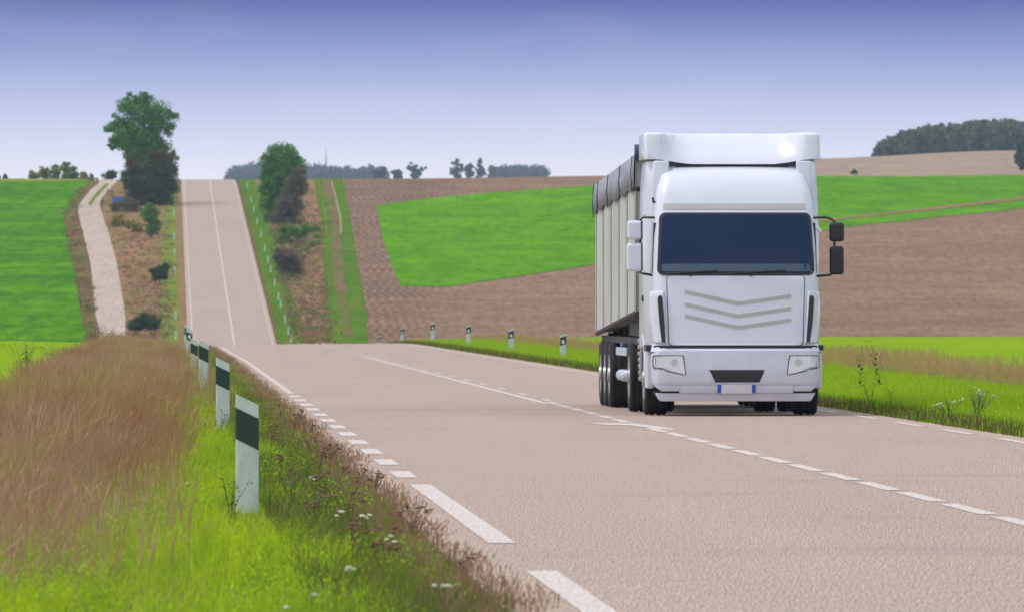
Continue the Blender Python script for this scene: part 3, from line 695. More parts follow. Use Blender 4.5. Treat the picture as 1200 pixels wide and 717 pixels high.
# left horizon
hz = 'trees on the left horizon'
spec = [((40,212),1480,[(40,206,8,6)],'leaf_pale','short pale green tree, left end of the horizon clump'), ((53,212),1500,[(52,202,7,8),(49,206,6,6)],'leaf_yellow','yellowish tree in the left horizon clump'),
        ((66,212),1470,[(66,200,7,9),(62,206,8,6)],'leaf_pale','grey green tree, middle of the left horizon clump'), ((78,212),1500,[(77,198,6,10),(80,205,8,7)],'leaf_pale','tallest pale tree of the left horizon clump'),
        ((87,212),1480,[(86,202,7,8),(90,207,6,5)],'leaf_bright','greener tree, right part of the left horizon clump'), ((99,212),1500,[(98,207,4,6)],'leaf_pale','thin pale sapling right of the left horizon clump'),
        ((129,214),1460,[(129,207,10,6),(133,204,6,5)],'leaf_dark','dark rounded bush on the horizon where the track ends')]
for i, (b, Y, lo, mt, lb) in enumerate(spec):
    woody('horizon_tree', 'tree', lb, (b[0], b[1]), Y, lo+[(b[0],212,5,5)], M[mt], hz, clusters=30, per=45, leaf=.45, seed=30+i)
for i, (px, top, w, lb) in enumerate(((6,203,4,'larger dark conifer at the far left edge of the horizon'),(-1,206,3,'dark conifer cut by the left picture edge'),(25,207,1.6,'tiny lone conifer above the left green field'),(107,203.5,4,'small dark conifer between sapling and rounded bush'),(114,209,3,'tiny dark conifer beside the rounded bush'))):
    woody('conifer', 'tree', lb, (px, 213), 1520, [(px, top+3, w*.4, 3),(px, top+6, w*.8, 3),(px, top+10, w, 4)], M['leaf_dark'], 'conifers on the left horizon', clusters=22, per=40, leaf=.4, seed=50+i)
woody('weed_patch', 'weeds', 'yellow weeds at the top corner of the left green field', (101,214), 1335, [(98,213.5,7,2),(106,213.5,6,2)], M['leaf_yellow'], clusters=30, per=40, leaf=.25, seed=60, trunk=False)
# middle horizon trees
for i, (b, lo, mt, lb) in enumerate([
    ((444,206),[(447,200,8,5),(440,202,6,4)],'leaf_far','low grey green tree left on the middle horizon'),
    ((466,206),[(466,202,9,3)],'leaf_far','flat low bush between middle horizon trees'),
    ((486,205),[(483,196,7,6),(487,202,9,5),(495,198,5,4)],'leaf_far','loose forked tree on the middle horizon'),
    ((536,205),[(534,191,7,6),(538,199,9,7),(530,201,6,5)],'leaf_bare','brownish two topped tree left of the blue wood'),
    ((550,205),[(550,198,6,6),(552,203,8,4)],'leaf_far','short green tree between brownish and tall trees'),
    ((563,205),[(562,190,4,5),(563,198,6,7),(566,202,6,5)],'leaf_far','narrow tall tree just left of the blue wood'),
    ((577,205),[(577,199,5,5)],'leaf_pale','small yellowish tree touching the blue wood')]):
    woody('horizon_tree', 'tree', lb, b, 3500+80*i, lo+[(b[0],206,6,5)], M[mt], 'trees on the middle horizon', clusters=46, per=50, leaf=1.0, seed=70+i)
woody('bush', 'bush', 'small dark bush on the tan field right of the truck', (1001,204), 1760, [(1001,202,4,2.5)], M['leaf_dark'], clusters=12, per=30, leaf=.5, seed=80, trunk=False)
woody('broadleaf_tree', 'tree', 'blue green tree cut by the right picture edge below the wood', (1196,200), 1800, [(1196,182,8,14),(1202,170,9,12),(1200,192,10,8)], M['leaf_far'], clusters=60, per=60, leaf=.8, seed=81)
# woods (stuff)
def wood(name, label, px0, px1, Y0, Y1_, topf, n, mat, seed, leaf=1.3):
    r = random.Random(seed); cl = []
    for _ in range(n):
        px = r.uniform(px0, px1); Y = r.uniform(Y0, Y1_); X = (px-600)/F*Y; zb = float(terr(X, Y)); top = CZ-(topf(px)+r.uniform(-2,3.5)-358.5)/F*Y
        H = max(top-zb, 3); w = H*r.uniform(.22,.38)
        for k in range(7):
            q = r.random(); cl.append((X+r.uniform(-w,w)*(1-q*.6), Y+r.uniform(-w,w), zb+H*(.15+.8*q), w*.55))
    o = obj(name, crown_mesh(name, cl, 26, leaf, seed, 1.0), mat); tag(o, label, 'wood', None, 'stuff')
def tf(px): return float(np.interp(px, [1022,1030,1045,1065,1100,1120,1135,1180,1210,1400], [184,172,163,155,148,151,145,144,148,146]))
wood('hill_wood', 'mixed wood crowning the hill to the right of the truck', 1026, 1330, 2330, 2520, tf, 520, blade_mat('leaves_wood', [(0,(.045,.09,.05)),(.4,(.07,.13,.055)),(.7,(.13,.16,.06)),(1,(.04,.07,.05))], ((.035,.035,.035),(.20,.17,.08),.6), .2), 91, 1.5)
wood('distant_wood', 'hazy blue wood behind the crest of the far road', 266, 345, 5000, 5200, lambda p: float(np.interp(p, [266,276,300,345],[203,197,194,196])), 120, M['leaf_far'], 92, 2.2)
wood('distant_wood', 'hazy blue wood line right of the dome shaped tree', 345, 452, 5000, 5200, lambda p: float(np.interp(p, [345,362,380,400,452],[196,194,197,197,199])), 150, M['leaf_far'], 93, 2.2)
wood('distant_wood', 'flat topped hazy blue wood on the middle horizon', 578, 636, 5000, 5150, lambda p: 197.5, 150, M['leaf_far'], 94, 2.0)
# mast
bm = bmesh.new(); Ym = 4600; Xm = (382-600)/F*Ym; zm = float(terr(Xm, Ym)); hm = CZ+(358.5-174)/F*Ym-zm
for a in range(3):
    ax, ay = math.cos(a*2.09)*.8, math.sin(a*2.09)*.8
    tube(bm, [(ax, ay, 0), (ax*.25, ay*.25, hm*.8)], .14, 5)
for k in range(14):
    z = hm*.8*k/14; s_ = .8*(1-.75*k/14)
    for a in range(3):
        tube(bm, [(math.cos(a*2.09)*s_, math.sin(a*2.09)*s_, z), (math.cos((a+1)*2.09)*s_*.95, math.sin((a+1)*2.09)*s_*.95, z+hm*.055)], .06, 4)
tube(bm, [(0,0,hm*.78),(0,0,hm)], .12, 5)
o = bmobj('radio_mast', bm, M['chassis']); o.location = (Xm, Ym, zm); tag(o, 'thin lattice mast above the hazy blue wood line', 'mast')
# blue sign on the bank
Xs, Ys = G(138, 246); t = empty('roadside_sign', (Xs, Ys, float(terr(Xs, Ys)))); tag(t, 'small blue sign board on two posts beneath the tallest tree', 'sign')
s = Ys/F
bm = bmesh.new(); box(bm, -6.5*s, 6.5*s, -.04, .04, 6*s, 15*s); o = bmobj('sign_board', bm, M['sign_blue'], t, bevel=.02)
for k in (-1, 1):
    bm = bmesh.new(); tube(bm, [(k*4.5*s, .09, -.2), (k*4.5*s, .09, 14*s)], .04, 8); bmobj('sign_post', bm, M['steel'], t)

# ------------------------------------------------------------------ wild plants near the camera
HEADS = {}
def wildplant(name, label, X, Y, h, n, heads, mat_head, mat_stem, group, seed, spread=.35, leaf=False, headr=.022):
    r = random.Random(seed); z = float(terr(X, Y))-.04
    t = empty(name, (X, Y, z)); tag(t, label, 'plant', group)
    bm = bmesh.new(); HD = []; lb_ = bmesh.new()
    for k in range(n):
        a = r.uniform(0, 6.28); l = r.uniform(.2, 1)*spread*h; hh = h*r.uniform(.75, 1)
        tip = (math.cos(a)*l, math.sin(a)*l, hh); midp = (math.cos(a)*l*.35, math.sin(a)*l*.35, hh*.55)
        tube(bm, [(0,0,0), midp, tip], [.004,.003,.002], 4)
        for j in range(heads):
            a2 = r.uniform(0, 6.28); q = r.uniform(.1, 1); hx = (tip[0]+math.cos(a2)*.06*q*h*2, tip[1]+math.sin(a2)*.06*q*h*2, tip[2]+r.uniform(-.03,.02))
            if heads > 1: tube(bm, [midp if j % 3 else tip, hx], [.002,.0015], 3)
            HD.append((hx, (headr*r.uniform(.7,1.2), headr*r.uniform(.7,1.2), headr*.45)))
        if leaf:
            for j in range(9):
                q = (j+1)/10; p = Vector((midp[0]*q*1.5, midp[1]*q*1.5, hh*q*.9)); a3 = r.uniform(0, 6.28); L = .09*h*2*(1-q*.5)
                d = Vector((math.cos(a3), math.sin(a3), .5)); s2 = Vector((-math.sin(a3), math.cos(a3), 0))*L*.16
                vs = [lb_.verts.new(v) for v in (p, p+d*L*.5+s2, p+d*L, p+d*L*.5-s2)]; lb_.faces.new(vs)
    bmobj('stem', bm, mat_stem, t)
    key = mat_head.name
    if key not in HEADS:
        hb = bmesh.new(); bmesh.ops.create_icosphere(hb, subdivisions=2, radius=1)
        for v_ in hb.verts: v_.co *= r.uniform(.8, 1.15)
        HEADS[key] = bpy.data.meshes.new('flower_head'); hb.to_mesh(HEADS[key]); hb.free(); HEADS[key].materials.append(mat_head)
    for loc, scl in HD[:24]:
        ho = link(bpy.data.objects.new('flower_head', HEADS[key]), t); ho.location = loc; ho.scale = scl
    if leaf: bmobj('leaf', lb_, M['stem_green'], t)
    else: lb_.free()
    return t
g = 'dried umbel plants by the pavement'
for k in range(46):
    Y = 47+75*(k/46)**1.15+R.uniform(-1,1); uu = -4.42-R.random()**1.2*.75
    wildplant('umbel_plant', 'brown dried umbel plant standing in the weeds beside the left edge of the pavement', axis(Y)+uu, Y, R.uniform(.22,.40), 3, 4, M['seed_brown'], M['stem_brown'], g, 100+k, .4, headr=.015)
g2 = 'small white flowers in the grass'
for k, (px, py, lb) in enumerate(((275,711,'white flower in bright grass at the bottom, left of a close pair'),(320,707,'left one of a close pair of white flowers at the bottom'),(333,702,'right one of a close pair of white flowers at the bottom'),
                               (217,560,'lone white flower beside the tall dry grass, left of the nearest post'),(366,683,'white flower in the grass left of the dark weeds'))):
    Y = (CZ-.27)*F/(py-358.5); wildplant('white_flower', lb, (px-600)/F*Y, Y, .30, 1, 1, M['flower_white'], M['stem_green'], g2, 200+k, .05, headr=.017)
g3 = 'pale umbels along the pavement'
for k, (px, py) in enumerate(((366,550),(399,590),(455,617),(430,595),(408,648),(520,675))):
    Y = (CZ-.30)*F/(py-358.5); wildplant('pale_umbel', ('pale umbel above the dark weeds, right of the nearest post','second pale umbel, lower right of the first','yellowish pale umbel nearest the long white dash','pale umbel just above the yellowish one','dull pale umbel low in the dark green weeds','pinkish pale umbel at the pavement edge near the bottom')[k],
              (px-600)/F*Y, Y, .34, 1, 4, M['flower_white'], M['stem_green'], g3, 220+k, .1, headr=.018)
for k, (px, py, Yp, h, lb) in enumerate(((258,500,98,.42,'thin branching weed rising before the second left marker post'),(270,610,62,.38,'dry forked weed left of the nearest marker post foot'),(345,600,63,.42,'tall dull stalk between nearest post and the dark weeds'))):
    wildplant('branching_weed', lb, (px-600)/F*Yp, Yp, h, 5, 2, M['seed_brown'], M['stem_dark'], None, 240+k, .4, True, .012)
for k, (px, Yp, h, lb) in enumerate(((1020,128,.48,'tall dark green weed on the right verge beside the truck'),(1044,130,.40,'shorter dark weed right of the tall one on the right verge'),(1008,150,.95,'tall thin weed rising over the light meadow beside the truck mirror'),(1030,152,1.05,'tallest thin forked weed over the light meadow right of the truck'))):
    wildplant('dark_weed', lb, (px-600)/F*Yp, Yp, h, 3, 2, M['stem_dark'], M['stem_dark'], 'dark weeds on the right verge', 250+k, .28, True, .012)
for k, (px, lb) in enumerate(((1145,'bushy white flowering plant on the right verge'),(1112,'smaller white flowering plant left of the bushy one'))):
    Yp = 114; wildplant('white_flowering_plant', lb, (px-600)/F*Yp, Yp, .52-.14*k, 10-3*k, 6, M['flower_white'], M['stem_green'], None, 260+k, .5, True, .016)
for k, (px, Yp, h, lb) in enumerate(((30,165,.95,'dark green leafy weeds rising from the dry grass at the far left'),(62,170,.8,'leafy weeds left of the meadow corner in the dry grass'),(128,290,1.1,'green weeds hiding the foot of the dirt track'),(108,285,.9,'lower green weeds left of the dirt track foot'))):
    wildplant('leafy_weed', lb, (px-600)/F*Yp, Yp, h, 16, 1, M['stem_dark'], M['stem_dark'], 'leafy weeds in the dry grass', 270+k, .55, True, .015)

# ------------------------------------------------------------------ truck
TY = 119.6; TX = (863-600)/F*TY
truck = empty('truck', (TX, TY, .034), -K1)
tag(truck, 'white articulated truck with grey chevrons on its nose, driving towards the camera', 'truck')
S = F/TY
def px2(px, py, y=0.0):                    # photo pixel to truck (x, z) on a plane y metres behind the bumper face
    Yd = TY+y; X = (px-600)/F*Yd; return X-TX-K1*(-1)*(-1)*y*1.0, CZ-.034-(py-358.5)/F*Yd
def fy(z):   return float(np.interp(z, [.15,.5,.93,1.0,1.9,1.98,2.2,2.4,2.62,2.84,2.95,3.2,3.38,3.5], [.10,.0,.03,.07,.13,.145,.172,.213,.270,.345,.385,.50,.66,.90]))
def fw(z):   return float(np.interp(z, [.15,.45,.9,1.0,1.9,2.9,3.2,3.5], [1.13,1.17,1.19,1.165,1.155,1.12,1.07,.98]))
def front(x, z, off=0.0):
    w = fw(z); r = .16; y = fy(z)+.05*(x/1.1)**2
    e = abs(x)-(w-r)
    if e > 0: y += r*(1-math.sqrt(max(0.0, 1-min(e/r, 1)**2)))
    return y-off
def panel(name, rows, off, thick, mat, parent=truck, nx=14, bevel=.006):
    """curved panel lying on the cab's nose: rows of (z, x left, x right)"""
    bm = bmesh.new(); A = []; B = []
    for (z, xl, xr) in rows:
        A.append([bm.verts.new((xl+(xr-xl)*k/nx, front(xl+(xr-xl)*k/nx, z, off), z)) for k in range(nx+1)])
        B.append([bm.verts.new((xl+(xr-xl)*k/nx, front(xl+(xr-xl)*k/nx, z, off-thick), z)) for k in range(nx+1)])
    n = len(rows)
    for i in range(n-1):
        for k in range(nx):
            bm.faces.new((A[i][k], A[i][k+1], A[i+1][k+1], A[i+1][k])); bm.faces.new((B[i][k], B[i+1][k], B[i+1][k+1], B[i][k+1]))
        bm.faces.new((A[i][0], A[i+1][0], B[i+1][0], B[i][0])); bm.faces.new((A[i][nx], B[i][nx], B[i+1][nx], A[i+1][nx]))
    for k in range(nx):
        bm.faces.new((A[0][k], B[0][k], B[0][k+1], A[0][k+1])); bm.faces.new((A[-1][k], A[-1][k+1], B[-1][k+1], B[-1][k]))
    return bmobj(name, bm, mat, parent, smooth=True, bevel=bevel) if False else _fin(name, bm, mat, parent, bevel)
def _fin(name, bm, mat, parent, bevel):
    o = bmobj(name, bm, mat, parent, smooth=True, bevel=bevel)
    e = o.modifiers.new('es', 'EDGE_SPLIT'); e.split_angle = math.radians(38) if not bevel else math.radians(60)
    return o
def rr_rows(z0, z1, xl, xr, r, n=6, xl1=None, xr1=None):
    """rounded rectangle as panel rows (xl1/xr1: x at the top)"""
    xl1 = xl if xl1 is None else xl1; xr1 = xr if xr1 is None else xr1; out = []
    zs = [z0+r*(1-math.cos(math.pi/2*k/n)) for k in range(n+1)]+[z0+r+(z1-z0-2*r)*k/8 for k in range(1, 8)]+[z1-r+r*math.sin(math.pi/2*k/n) for k in range(n+1)]
    for z in zs:
        t = (z-z0)/(z1-z0); a, b2 = xl+(xl1-xl)*t, xr+(xr1-xr)*t
        e = max(z0+r-z, z-(z1-r), 0)/r; ins = r*(1-math.sqrt(max(0, 1-e*e)))
        out.append((z, a+ins, b2-ins))
    return out
# cab nose body
bm = bmesh.new(); rings = []
for z in [.90,.95,1.0,1.2,1.5,1.8,1.92,1.98,2.1,2.3,2.5,2.7,2.84,2.95,3.08,3.2,3.3,3.38,3.44,3.48,3.5]:
    w = fw(z); ring = []
    for k in range(33):
        t = -1+2*k/32; x = w*math.copysign(abs(t)**.75, t); x = w*math.sin(t*math.pi/2)
        ring.append(bm.verts.new((x, front(x, z), z)))
    for (x, y_) in ((w, 1.1), (w, 1.6), (-w, 1.6), (-w, 1.1)): ring.append(bm.verts.new((x, y_, z)))
    rings.append(ring)
for a, b2 in zip(rings, rings[1:]):
    for k in range(len(a)): bm.faces.new((a[k], a[(k+1)%len(a)], b2[(k+1)%len(a)], b2[k]))
bm.faces.new(rings[0][::-1]); bm.faces.new(rings[-1])
_fin('cab', bm, M['white_paint'], truck, 0)
# sleeper / side body
def prism(bm, outline, y0, y1, taper=0):
    a = [bm.verts.new((x, y0, z)) for x, z in outline]; b2 = [bm.verts.new((x, y1, z)) for x, z in outline]
    n = len(outline)
    for k in range(n): bm.faces.new((a[k], a[(k+1)%n], b2[(k+1)%n], b2[k]))
    bm.faces.new(a[::-1]); bm.faces.new(b2)
bm = bmesh.new()
for sx in (-1, 1):
    secs = [(.80,1.145,1.10),(1.00,1.235,1.17),(1.3,1.245,1.2),(2.2,1.245,1.2)]
    rg = []
    for (y_, wb, wt) in secs:
        rg.append([bm.verts.new((sx*x, y_, z)) for x, z in ((.9,.95),(wb,.95),(wb+.0,2.5),(wt+.03,3.2),(wt,3.58),(.9,3.58))])
    for a, b2 in zip(rg, rg[1:]):
        for k in range(6): bm.faces.new((a[k], a[(k+1)%6], b2[(k+1)%6], b2[k]))
    bm.faces.new(rg[0][::-1]); bm.faces.new(rg[-1])
box(bm, -.9, .9, 1.1, 2.2, .95, 3.57)
_fin('sleeper_cab', bm, M['white_paint'], truck, .02)
# roof deflector with forward cheeks and a hollow middle
bm = bmesh.new(); cols = []
for x in [-1.245,-1.235,-1.2,-1.1,-1.02,-.98,-.93,-.8,-.6,-.35,0,.35,.6,.8,.93,.98,1.02,1.1,1.2,1.235,1.245]:
    ax = abs(x); c = np.clip((ax-.72)/.30, 0, 1); zb = 3.60-.070*(1-sm((ax-.55)/.6)); side = sm((ax-1.19)/.055)
    yb = .87+.05*side-.03*float(c); yt = 1.35-.42*float(c)+.08*side; zt = 3.985-.02*side-.01*(1-float(c))
    pts = [(x, yb, zb), (x, yb+(yt-yb)*.22, zb+.11), (x, yb+(yt-yb)*.60, zb+.26), (x, yt-.02, zt-.03), (x, yt+.06, zt), (x, 2.1, zt-.01), (x, 2.25, zt-.06), (x, 2.25, 3.60), (x, 1.2, 3.60)]
    cols.append([bm.verts.new(p) for p in pts])
for a, b2 in zip(cols, cols[1:]):
    for k in range(9): bm.faces.new((a[k], b2[k], b2[(k+1)%9], a[(k+1)%9]))
bm.faces.new(cols[0]); bm.faces.new(cols[-1][::-1])
o = _fin('roof_deflector', bm, M['white_paint'], truck, .012); o.modifiers['es'].split_angle = math.radians(24)
bm = bmesh.new(); box(bm, -.80, .80, .90, 1.3, 3.49, 3.528); bmobj('roof_gap', bm, M['black'], truck, bevel=.01)
# nose hatch panel
panel('panel_gap', rr_rows(.978, 1.962, -.948, .948, .055, xl1=-.977, xr1=.977), .004, .006, simple('shut_line', (.10,.10,.12), .6), nx=20, bevel=0)
hat = panel('front_panel', rr_rows(.99, 1.955, -.935, .935, .05, xl1=-.965, xr1=.965), .022, .03, M['white_paint'], nx=20)
def strip_poly(pts, wd):
    rows = []
for zc, dl in ((1.735,0),(1.56,0),(1.40,0)):
    bm = bmesh.new(); off = .027; n = 24; x0, x1, xm = -.72, .775, .03; e = []
    for k in range(n+1):
        x = x0+(x1-x0)*k/n; x = xm if abs(x-xm) < .031 else x
        z = zc-.165*(1-abs(x-xm)/(xm-x0 if x < xm else x1-xm)) + (0 if x < xm else -.06*(abs(x-xm)/(x1-xm)))
        e.append((bm.verts.new((x, front(x, z-.026, off), z-.026)), bm.verts.new((x, front(x, z+.026, off), z+.026)),
                  bm.verts.new((x, front(x, z-.026, off-.006), z-.026)), bm.verts.new((x, front(x, z+.026, off-.006), z+.026))))
    for a, b2 in zip(e, e[1:]):
        bm.faces.new((a[0], b2[0], b2[1], a[1])); bm.faces.new((a[0], a[2], b2[2], b2[0])); bm.faces.new((a[1], b2[1], b2[3], a[3]))
    bm.faces.new((e[0][0], e[0][1], e[0][3], e[0][2])); bm.faces.new((e[-1][0], e[-1][2], e[-1][3], e[-1][1]))
    bmobj('chevron', bm, M['chevron'], hat)
# windscreen: black rim, glass, wipers
rim = panel('windscreen_frame', rr_rows(1.965, 2.845, -1.105, 1.12, .09, xl1=-1.06, xr1=1.075), .012, .03, M['black'], nx=22, bevel=0)
gls = panel('windscreen', rr_rows(2.0, 2.81, -1.068, 1.083, .075, xl1=-1.022, xr1=1.038), .020, .006, M['glass'], nx=22, bevel=0)
dsh = panel('dash_reflection_strip', rr_rows(2.02, 2.125, -1.04, 1.05, .03), .0225, .002, simple('dash_reflection', (.05,.09,.14), .25), gls, nx=20, bevel=0)  # pale strip laid on the glass: the dashboard's reflection painted as colour
for (xa, za, xb, zb) in ((-1.0,1.985,-.25,2.03),(-.15,1.985,.7,2.035)):
    bm = bmesh.new(); tube(bm, [(xa+(xb-xa)*k/6, front(xa+(xb-xa)*k/6, za+(zb-za)*k/6, .045), za+(zb-za)*k/6) for k in range(7)], .011, 6)
    tube(bm, [(xa+.35, front(xa+.35, 1.95, .03), 1.95), (xa+.42, front(xa+.42, za+.02, .05), za+.02)], .01, 6); bmobj('wiper', bm, M['black'], truck)
# visor band above the screen
panel('sun_visor', [(2.885,-1.10,1.10),(2.90,-1.11,1.11),(2.97,-1.10,1.10),(2.98,-1.09,1.09)], .006, .02, M['grey_band'], nx=20)
# corner air deflectors with dark slots
for sx in (-1, 1):
    bm = bmesh.new(); rows = [(1.02,.96,1.165),(1.06,.965,1.185),(1.4,.99,1.20),(1.66,1.0,1.20),(1.74,1.01,1.19)]; A = []
    for (z, xa, xb) in rows:
        A.append([bm.verts.new((sx*x, y_, z)) for x, y_ in ((xa, front(xa, z, .02)), (xa+.02, front(xa, z, .065)), (xb-.05, front(xb-.06, z, .05)), (xb, front(xb-.02, z, -.02)), (xb, .6), (xa, .6))])
    for a, b2 in zip(A, A[1:]):
        for k in range(6): bm.faces.new((a[k], a[(k+1)%6], b2[(k+1)%6], b2[k]))
    bm.faces.new(A[0][::-1]); bm.faces.new(A[-1]); d = _fin('air_deflector', bm, M['white_paint'], truck, .014)
    bm = bmesh.new(); q0 = []
    for (z, xa, wd) in ((1.03,1.005 if sx < 0 else .995,.04),(1.3,1.015,.06),(1.64,1.045,.055),(1.68,1.055,.03)):
        q0.append([bm.verts.new((sx*x, y_, z)) for x, y_ in ((xa-.012, front(xa, z, .075)), (xa+wd, front(xa, z, .078)), (xa+wd, .3), (xa-.012, .3))])
    for a, b2 in zip(q0, q0[1:]):
        for k in range(4): bm.faces.new((a[k], a[(k+1)%4], b2[(k+1)%4], b2[k]))
    bm.faces.new(q0[0][::-1]); bm.faces.new(q0[-1]); bmobj('air_slot', bm, M['black'], d)
# black joint band over the bumper, going round to the sides
bm = bmesh.new()
ring0 = []; ring1 = []
for k in range(25):
    x = -1.15+2.3*k/24; ring0.append(bm.verts.new((x, front(x, .95, .002), .925))); ring1.append(bm.verts.new((x, front(x, .95, .002), .985)))
for k in range(24): bm.faces.new((ring0[k], ring0[k+1], ring1[k+1], ring1[k]))
for sx in (-1, 1): box(bm, sx*1.245 if sx < 0 else 1.10, -1.10 if sx < 0 else 1.25, .35, 1.25, .915, .99)
bmobj('bumper_joint', bm, M['black'], truck)
# bumper
bum = [(.43,-1.16,1.15),(.5,-1.17,1.165),(.7,-1.185,1.18),(.86,-1.18,1.175),(.905,-1.12,1.12),(.925,-1.10,1.10)]
bp = panel('bumper', bum, .05, .35, M['white_lower'], nx=30, bevel=.012)
panel('bumper_centre', [(.315,-.80,.80),(.36,-.80,.80),(.429,-.80,.80)], .052, .3, M['white_lower'], bp, nx=20, bevel=.01)
for sx in (-1, 1):
    panel('bumper_corner', [(.345,min(sx*.803,sx*1.05),max(sx*.803,sx*1.05)),(.39,min(sx*.803,sx*1.11),max(sx*.803,sx*1.11)),(.428,min(sx*.803,sx*1.15),max(sx*.803,sx*1.15))], .05, .3, M['white_lower'], bp, nx=10, bevel=.008)
    panel('bumper_seam', [(.35,sx*.803-.004,sx*.803+.004),(.6,sx*.80-.004,sx*.80+.004),(.86,sx*.80-.004,sx*.80+.004)], .0535, .003, M['grey_band'], bp, nx=1, bevel=0)
panel('bumper_lip', [(.205,-1.05,1.05),(.23,-1.08,1.07),(.30,-1.12,1.11),(.318,-1.13,1.12)], .02, .28, M['white_lower'], nx=24, bevel=.008)
panel('lip_gap', [(.300,-1.14,1.13),(.348,-1.14,1.13)], -.01, .25, M['black'], nx=20, bevel=0)
panel('grille_opening', [(.470,-.30,.32),(.49,-.31,.33),(.60,-.36,.38),(.645,-.385,.39)], .054, .006, M['black'], nx=8, bevel=0)
for k in range(3):
    panel('grille_slat', [(.50+.045*k,-.31-.015*k,.33+.015*k),(.512+.045*k,-.31-.015*k,.33+.015*k)], .060, .005, M['chassis'], nx=6, bevel=0)
pl = panel('number_plate', [(.315,-.27,.27),(.44,-.27,.27)], .075, .012, M['plate_white'], nx=6, bevel=0)
for sx in (-1, 1):
    a, b2 = sorted((sx*.215, sx*.268)); panel('plate_band', [(.318,a,b2),(.437,a,b2)], .0785, .003, M['plate_blue'], pl, nx=2, bevel=0)
for sx in (-1, 1):
    rows = [(.583,.72,.735),(.61,.722,.86),(.64,.725,.99),(.672,.73,1.12),(.69,.732,1.155),(.76,.742,1.16),(.825,.755,1.155),(.838,.765,1.13)]
    rows = [(z, min(sx*a, sx*b2), max(sx*a, sx*b2)) for z, a, b2 in rows]
    fr = panel('headlight', rows, .054, .01, M['lens'], nx=10, bevel=0)
    o_ = [(z+(.012 if z > .7 else -.012), a-.015, b2+.015) for z, a, b2 in rows]
    panel('headlight_rim', o_, .0525, .01, M['lamp_dark'], fr, nx=10, bevel=0)
    for xx, rr in ((.87, .05),):
        z = .745; a = sx*xx; bm = bmesh.new(); yf = front(a, z, .0615)
        for n_, (r_, dy) in enumerate(((rr, .0), (rr*.8, .006), (rr*.35, .010))):
            ring = [bm.verts.new((a+math.cos(6.2832*k/20)*r_, yf-.001*n_+dy*.3, z+math.sin(6.2832*k/20)*r_)) for k in range(20)]
            if n_: 
                for k in range(20): bm.faces.new((prev[k], prev[(k+1)%20], ring[(k+1)%20], ring[k]))
            prev = ring
        bm.faces.new(prev); bmobj('reflector_bowl', bm, M['bowl'], fr)
# steps and side skirts behind the bumper corner
for sx in (-1, 1):
    bm = bmesh.new()
    box(bm, min(sx*1.13, sx*1.235), max(sx*1.13, sx*1.235), .42, .95, .38, .91); bmobj('side_step', bm, M['white_lower'], truck, bevel=.02)
    bm = bmesh.new()
    for k in range(13):
        a = math.pi*k/12; 
    N = 16; cyx, r0, r1 = 1.42, .56, .62; A = []
    for k in range(N+1):
        a = math.pi*(k/N)*.95+.05
        A.append([bm.verts.new((sx*x, cyx-math.cos(a)*r, .52+math.sin(a)*r)) for x, r in ((1.0, r0), (1.25, r0), (1.25, r1), (1.0, r1))])
    for a, b2 in zip(A, A[1:]):
        for k in range(4): bm.faces.new((a[k], a[(k+1)%4], b2[(k+1)%4], b2[k]))
    bm.faces.new(A[0]); bm.faces.new(A[-1][::-1]); _fin('fender', bm, M['white_lower'], truck, .01)
# wheels
def wheel(parent, x, y_, w=.33, r=.52, side=-1, rimmed=True):
    bm = bmesh.new(); h = w/2
    lathe_x(bm, [(-h*.9,r*.58),(-h,r*.64),(-h*1.02,r*.80),(-h,r*.93),(-h*.88,r*.99),(-h*.62,r),(-h*.60,r*.975),(-h*.52,r*.975),(-h*.50,r),(-h*.12,r),(-h*.10,r*.975),(h*.10,r*.975),(h*.12,r),(h*.50,r),(h*.52,r*.975),(h*.60,r*.975),(h*.62,r),(h*.88,r*.99),(h,r*.93),(h*1.02,r*.80),(h,r*.64),(h*.9,r*.58)], 0, 0, 0, 48)
    o = _fin('wheel', bm, M['rubber'], parent, 0); o.location = (x, y_, r)
    if rimmed:
        bm = bmesh.new(); s_ = side
        lathe_x(bm, [(s_*h*.95,.56*r),(s_*h*.98,.60*r),(s_*h*.9,.55*r),(s_*h*.5,.50*r),(s_*h*.45,.30*r),(s_*h*.9,.24*r),(s_*h*1.1,.2*r),(s_*h*1.12,.02)], 0, 0, 0, 32)
        for k in range(10):
            a = k*.628; bmesh.ops.create_cone(bm, cap_ends=True, segments=6, radius1=.018, radius2=.018, depth=.05, matrix=Matrix.Translation((s_*h*.55, math.cos(a)*r*.36, math.sin(a)*r*.36)) @ Matrix.Rotation(math.pi/2, 4, 'Y'))
        _fin('rim', bm, M['steel'], o, 0)
    return o
for sx in (-1, 1):
    wheel(truck, sx*1.06, 1.42, .33, .51, sx)
    wheel(truck, sx*1.09, 5.05, .30, .51, sx); wheel(truck, sx*.74, 5.05, .30, .51, sx, False)
    bm = bmesh.new()
    tube(bm, [(sx*1.14, 2.9, .38), (sx*1.14, 3.9, .38)], .01, 4)
    bm.free()
    bm = bmesh.new(); box(bm, min(sx*.62, sx*1.14), max(sx*.62, sx*1.14), 2.6, 4.1, .42, .95); bmobj('fuel_tank', bm, M['steel'], truck, bevel=.09, seg=4)
bm = bmesh.new(); box(bm, -.42, -.34, .6, 6.2, .62, .9); box(bm, .34, .42, .6, 6.2, .62, .9)
tube(bm, [(-1.0,1.42,.50),(1.0,1.42,.50)], .06, 8); tube(bm, [(-.9,5.05,.51),(.9,5.05,.51)], .09, 8); box(bm, -.35, .35, .8, 2.3, .45, 1.0); box(bm, -.2, .2, 4.85, 5.25, .33, .7)
box(bm, -.9, .9, .5, .9, .33, .42)
bmobj('chassis_frame', bm, M['chassis'], truck, bevel=.01)
bm = bmesh.new()
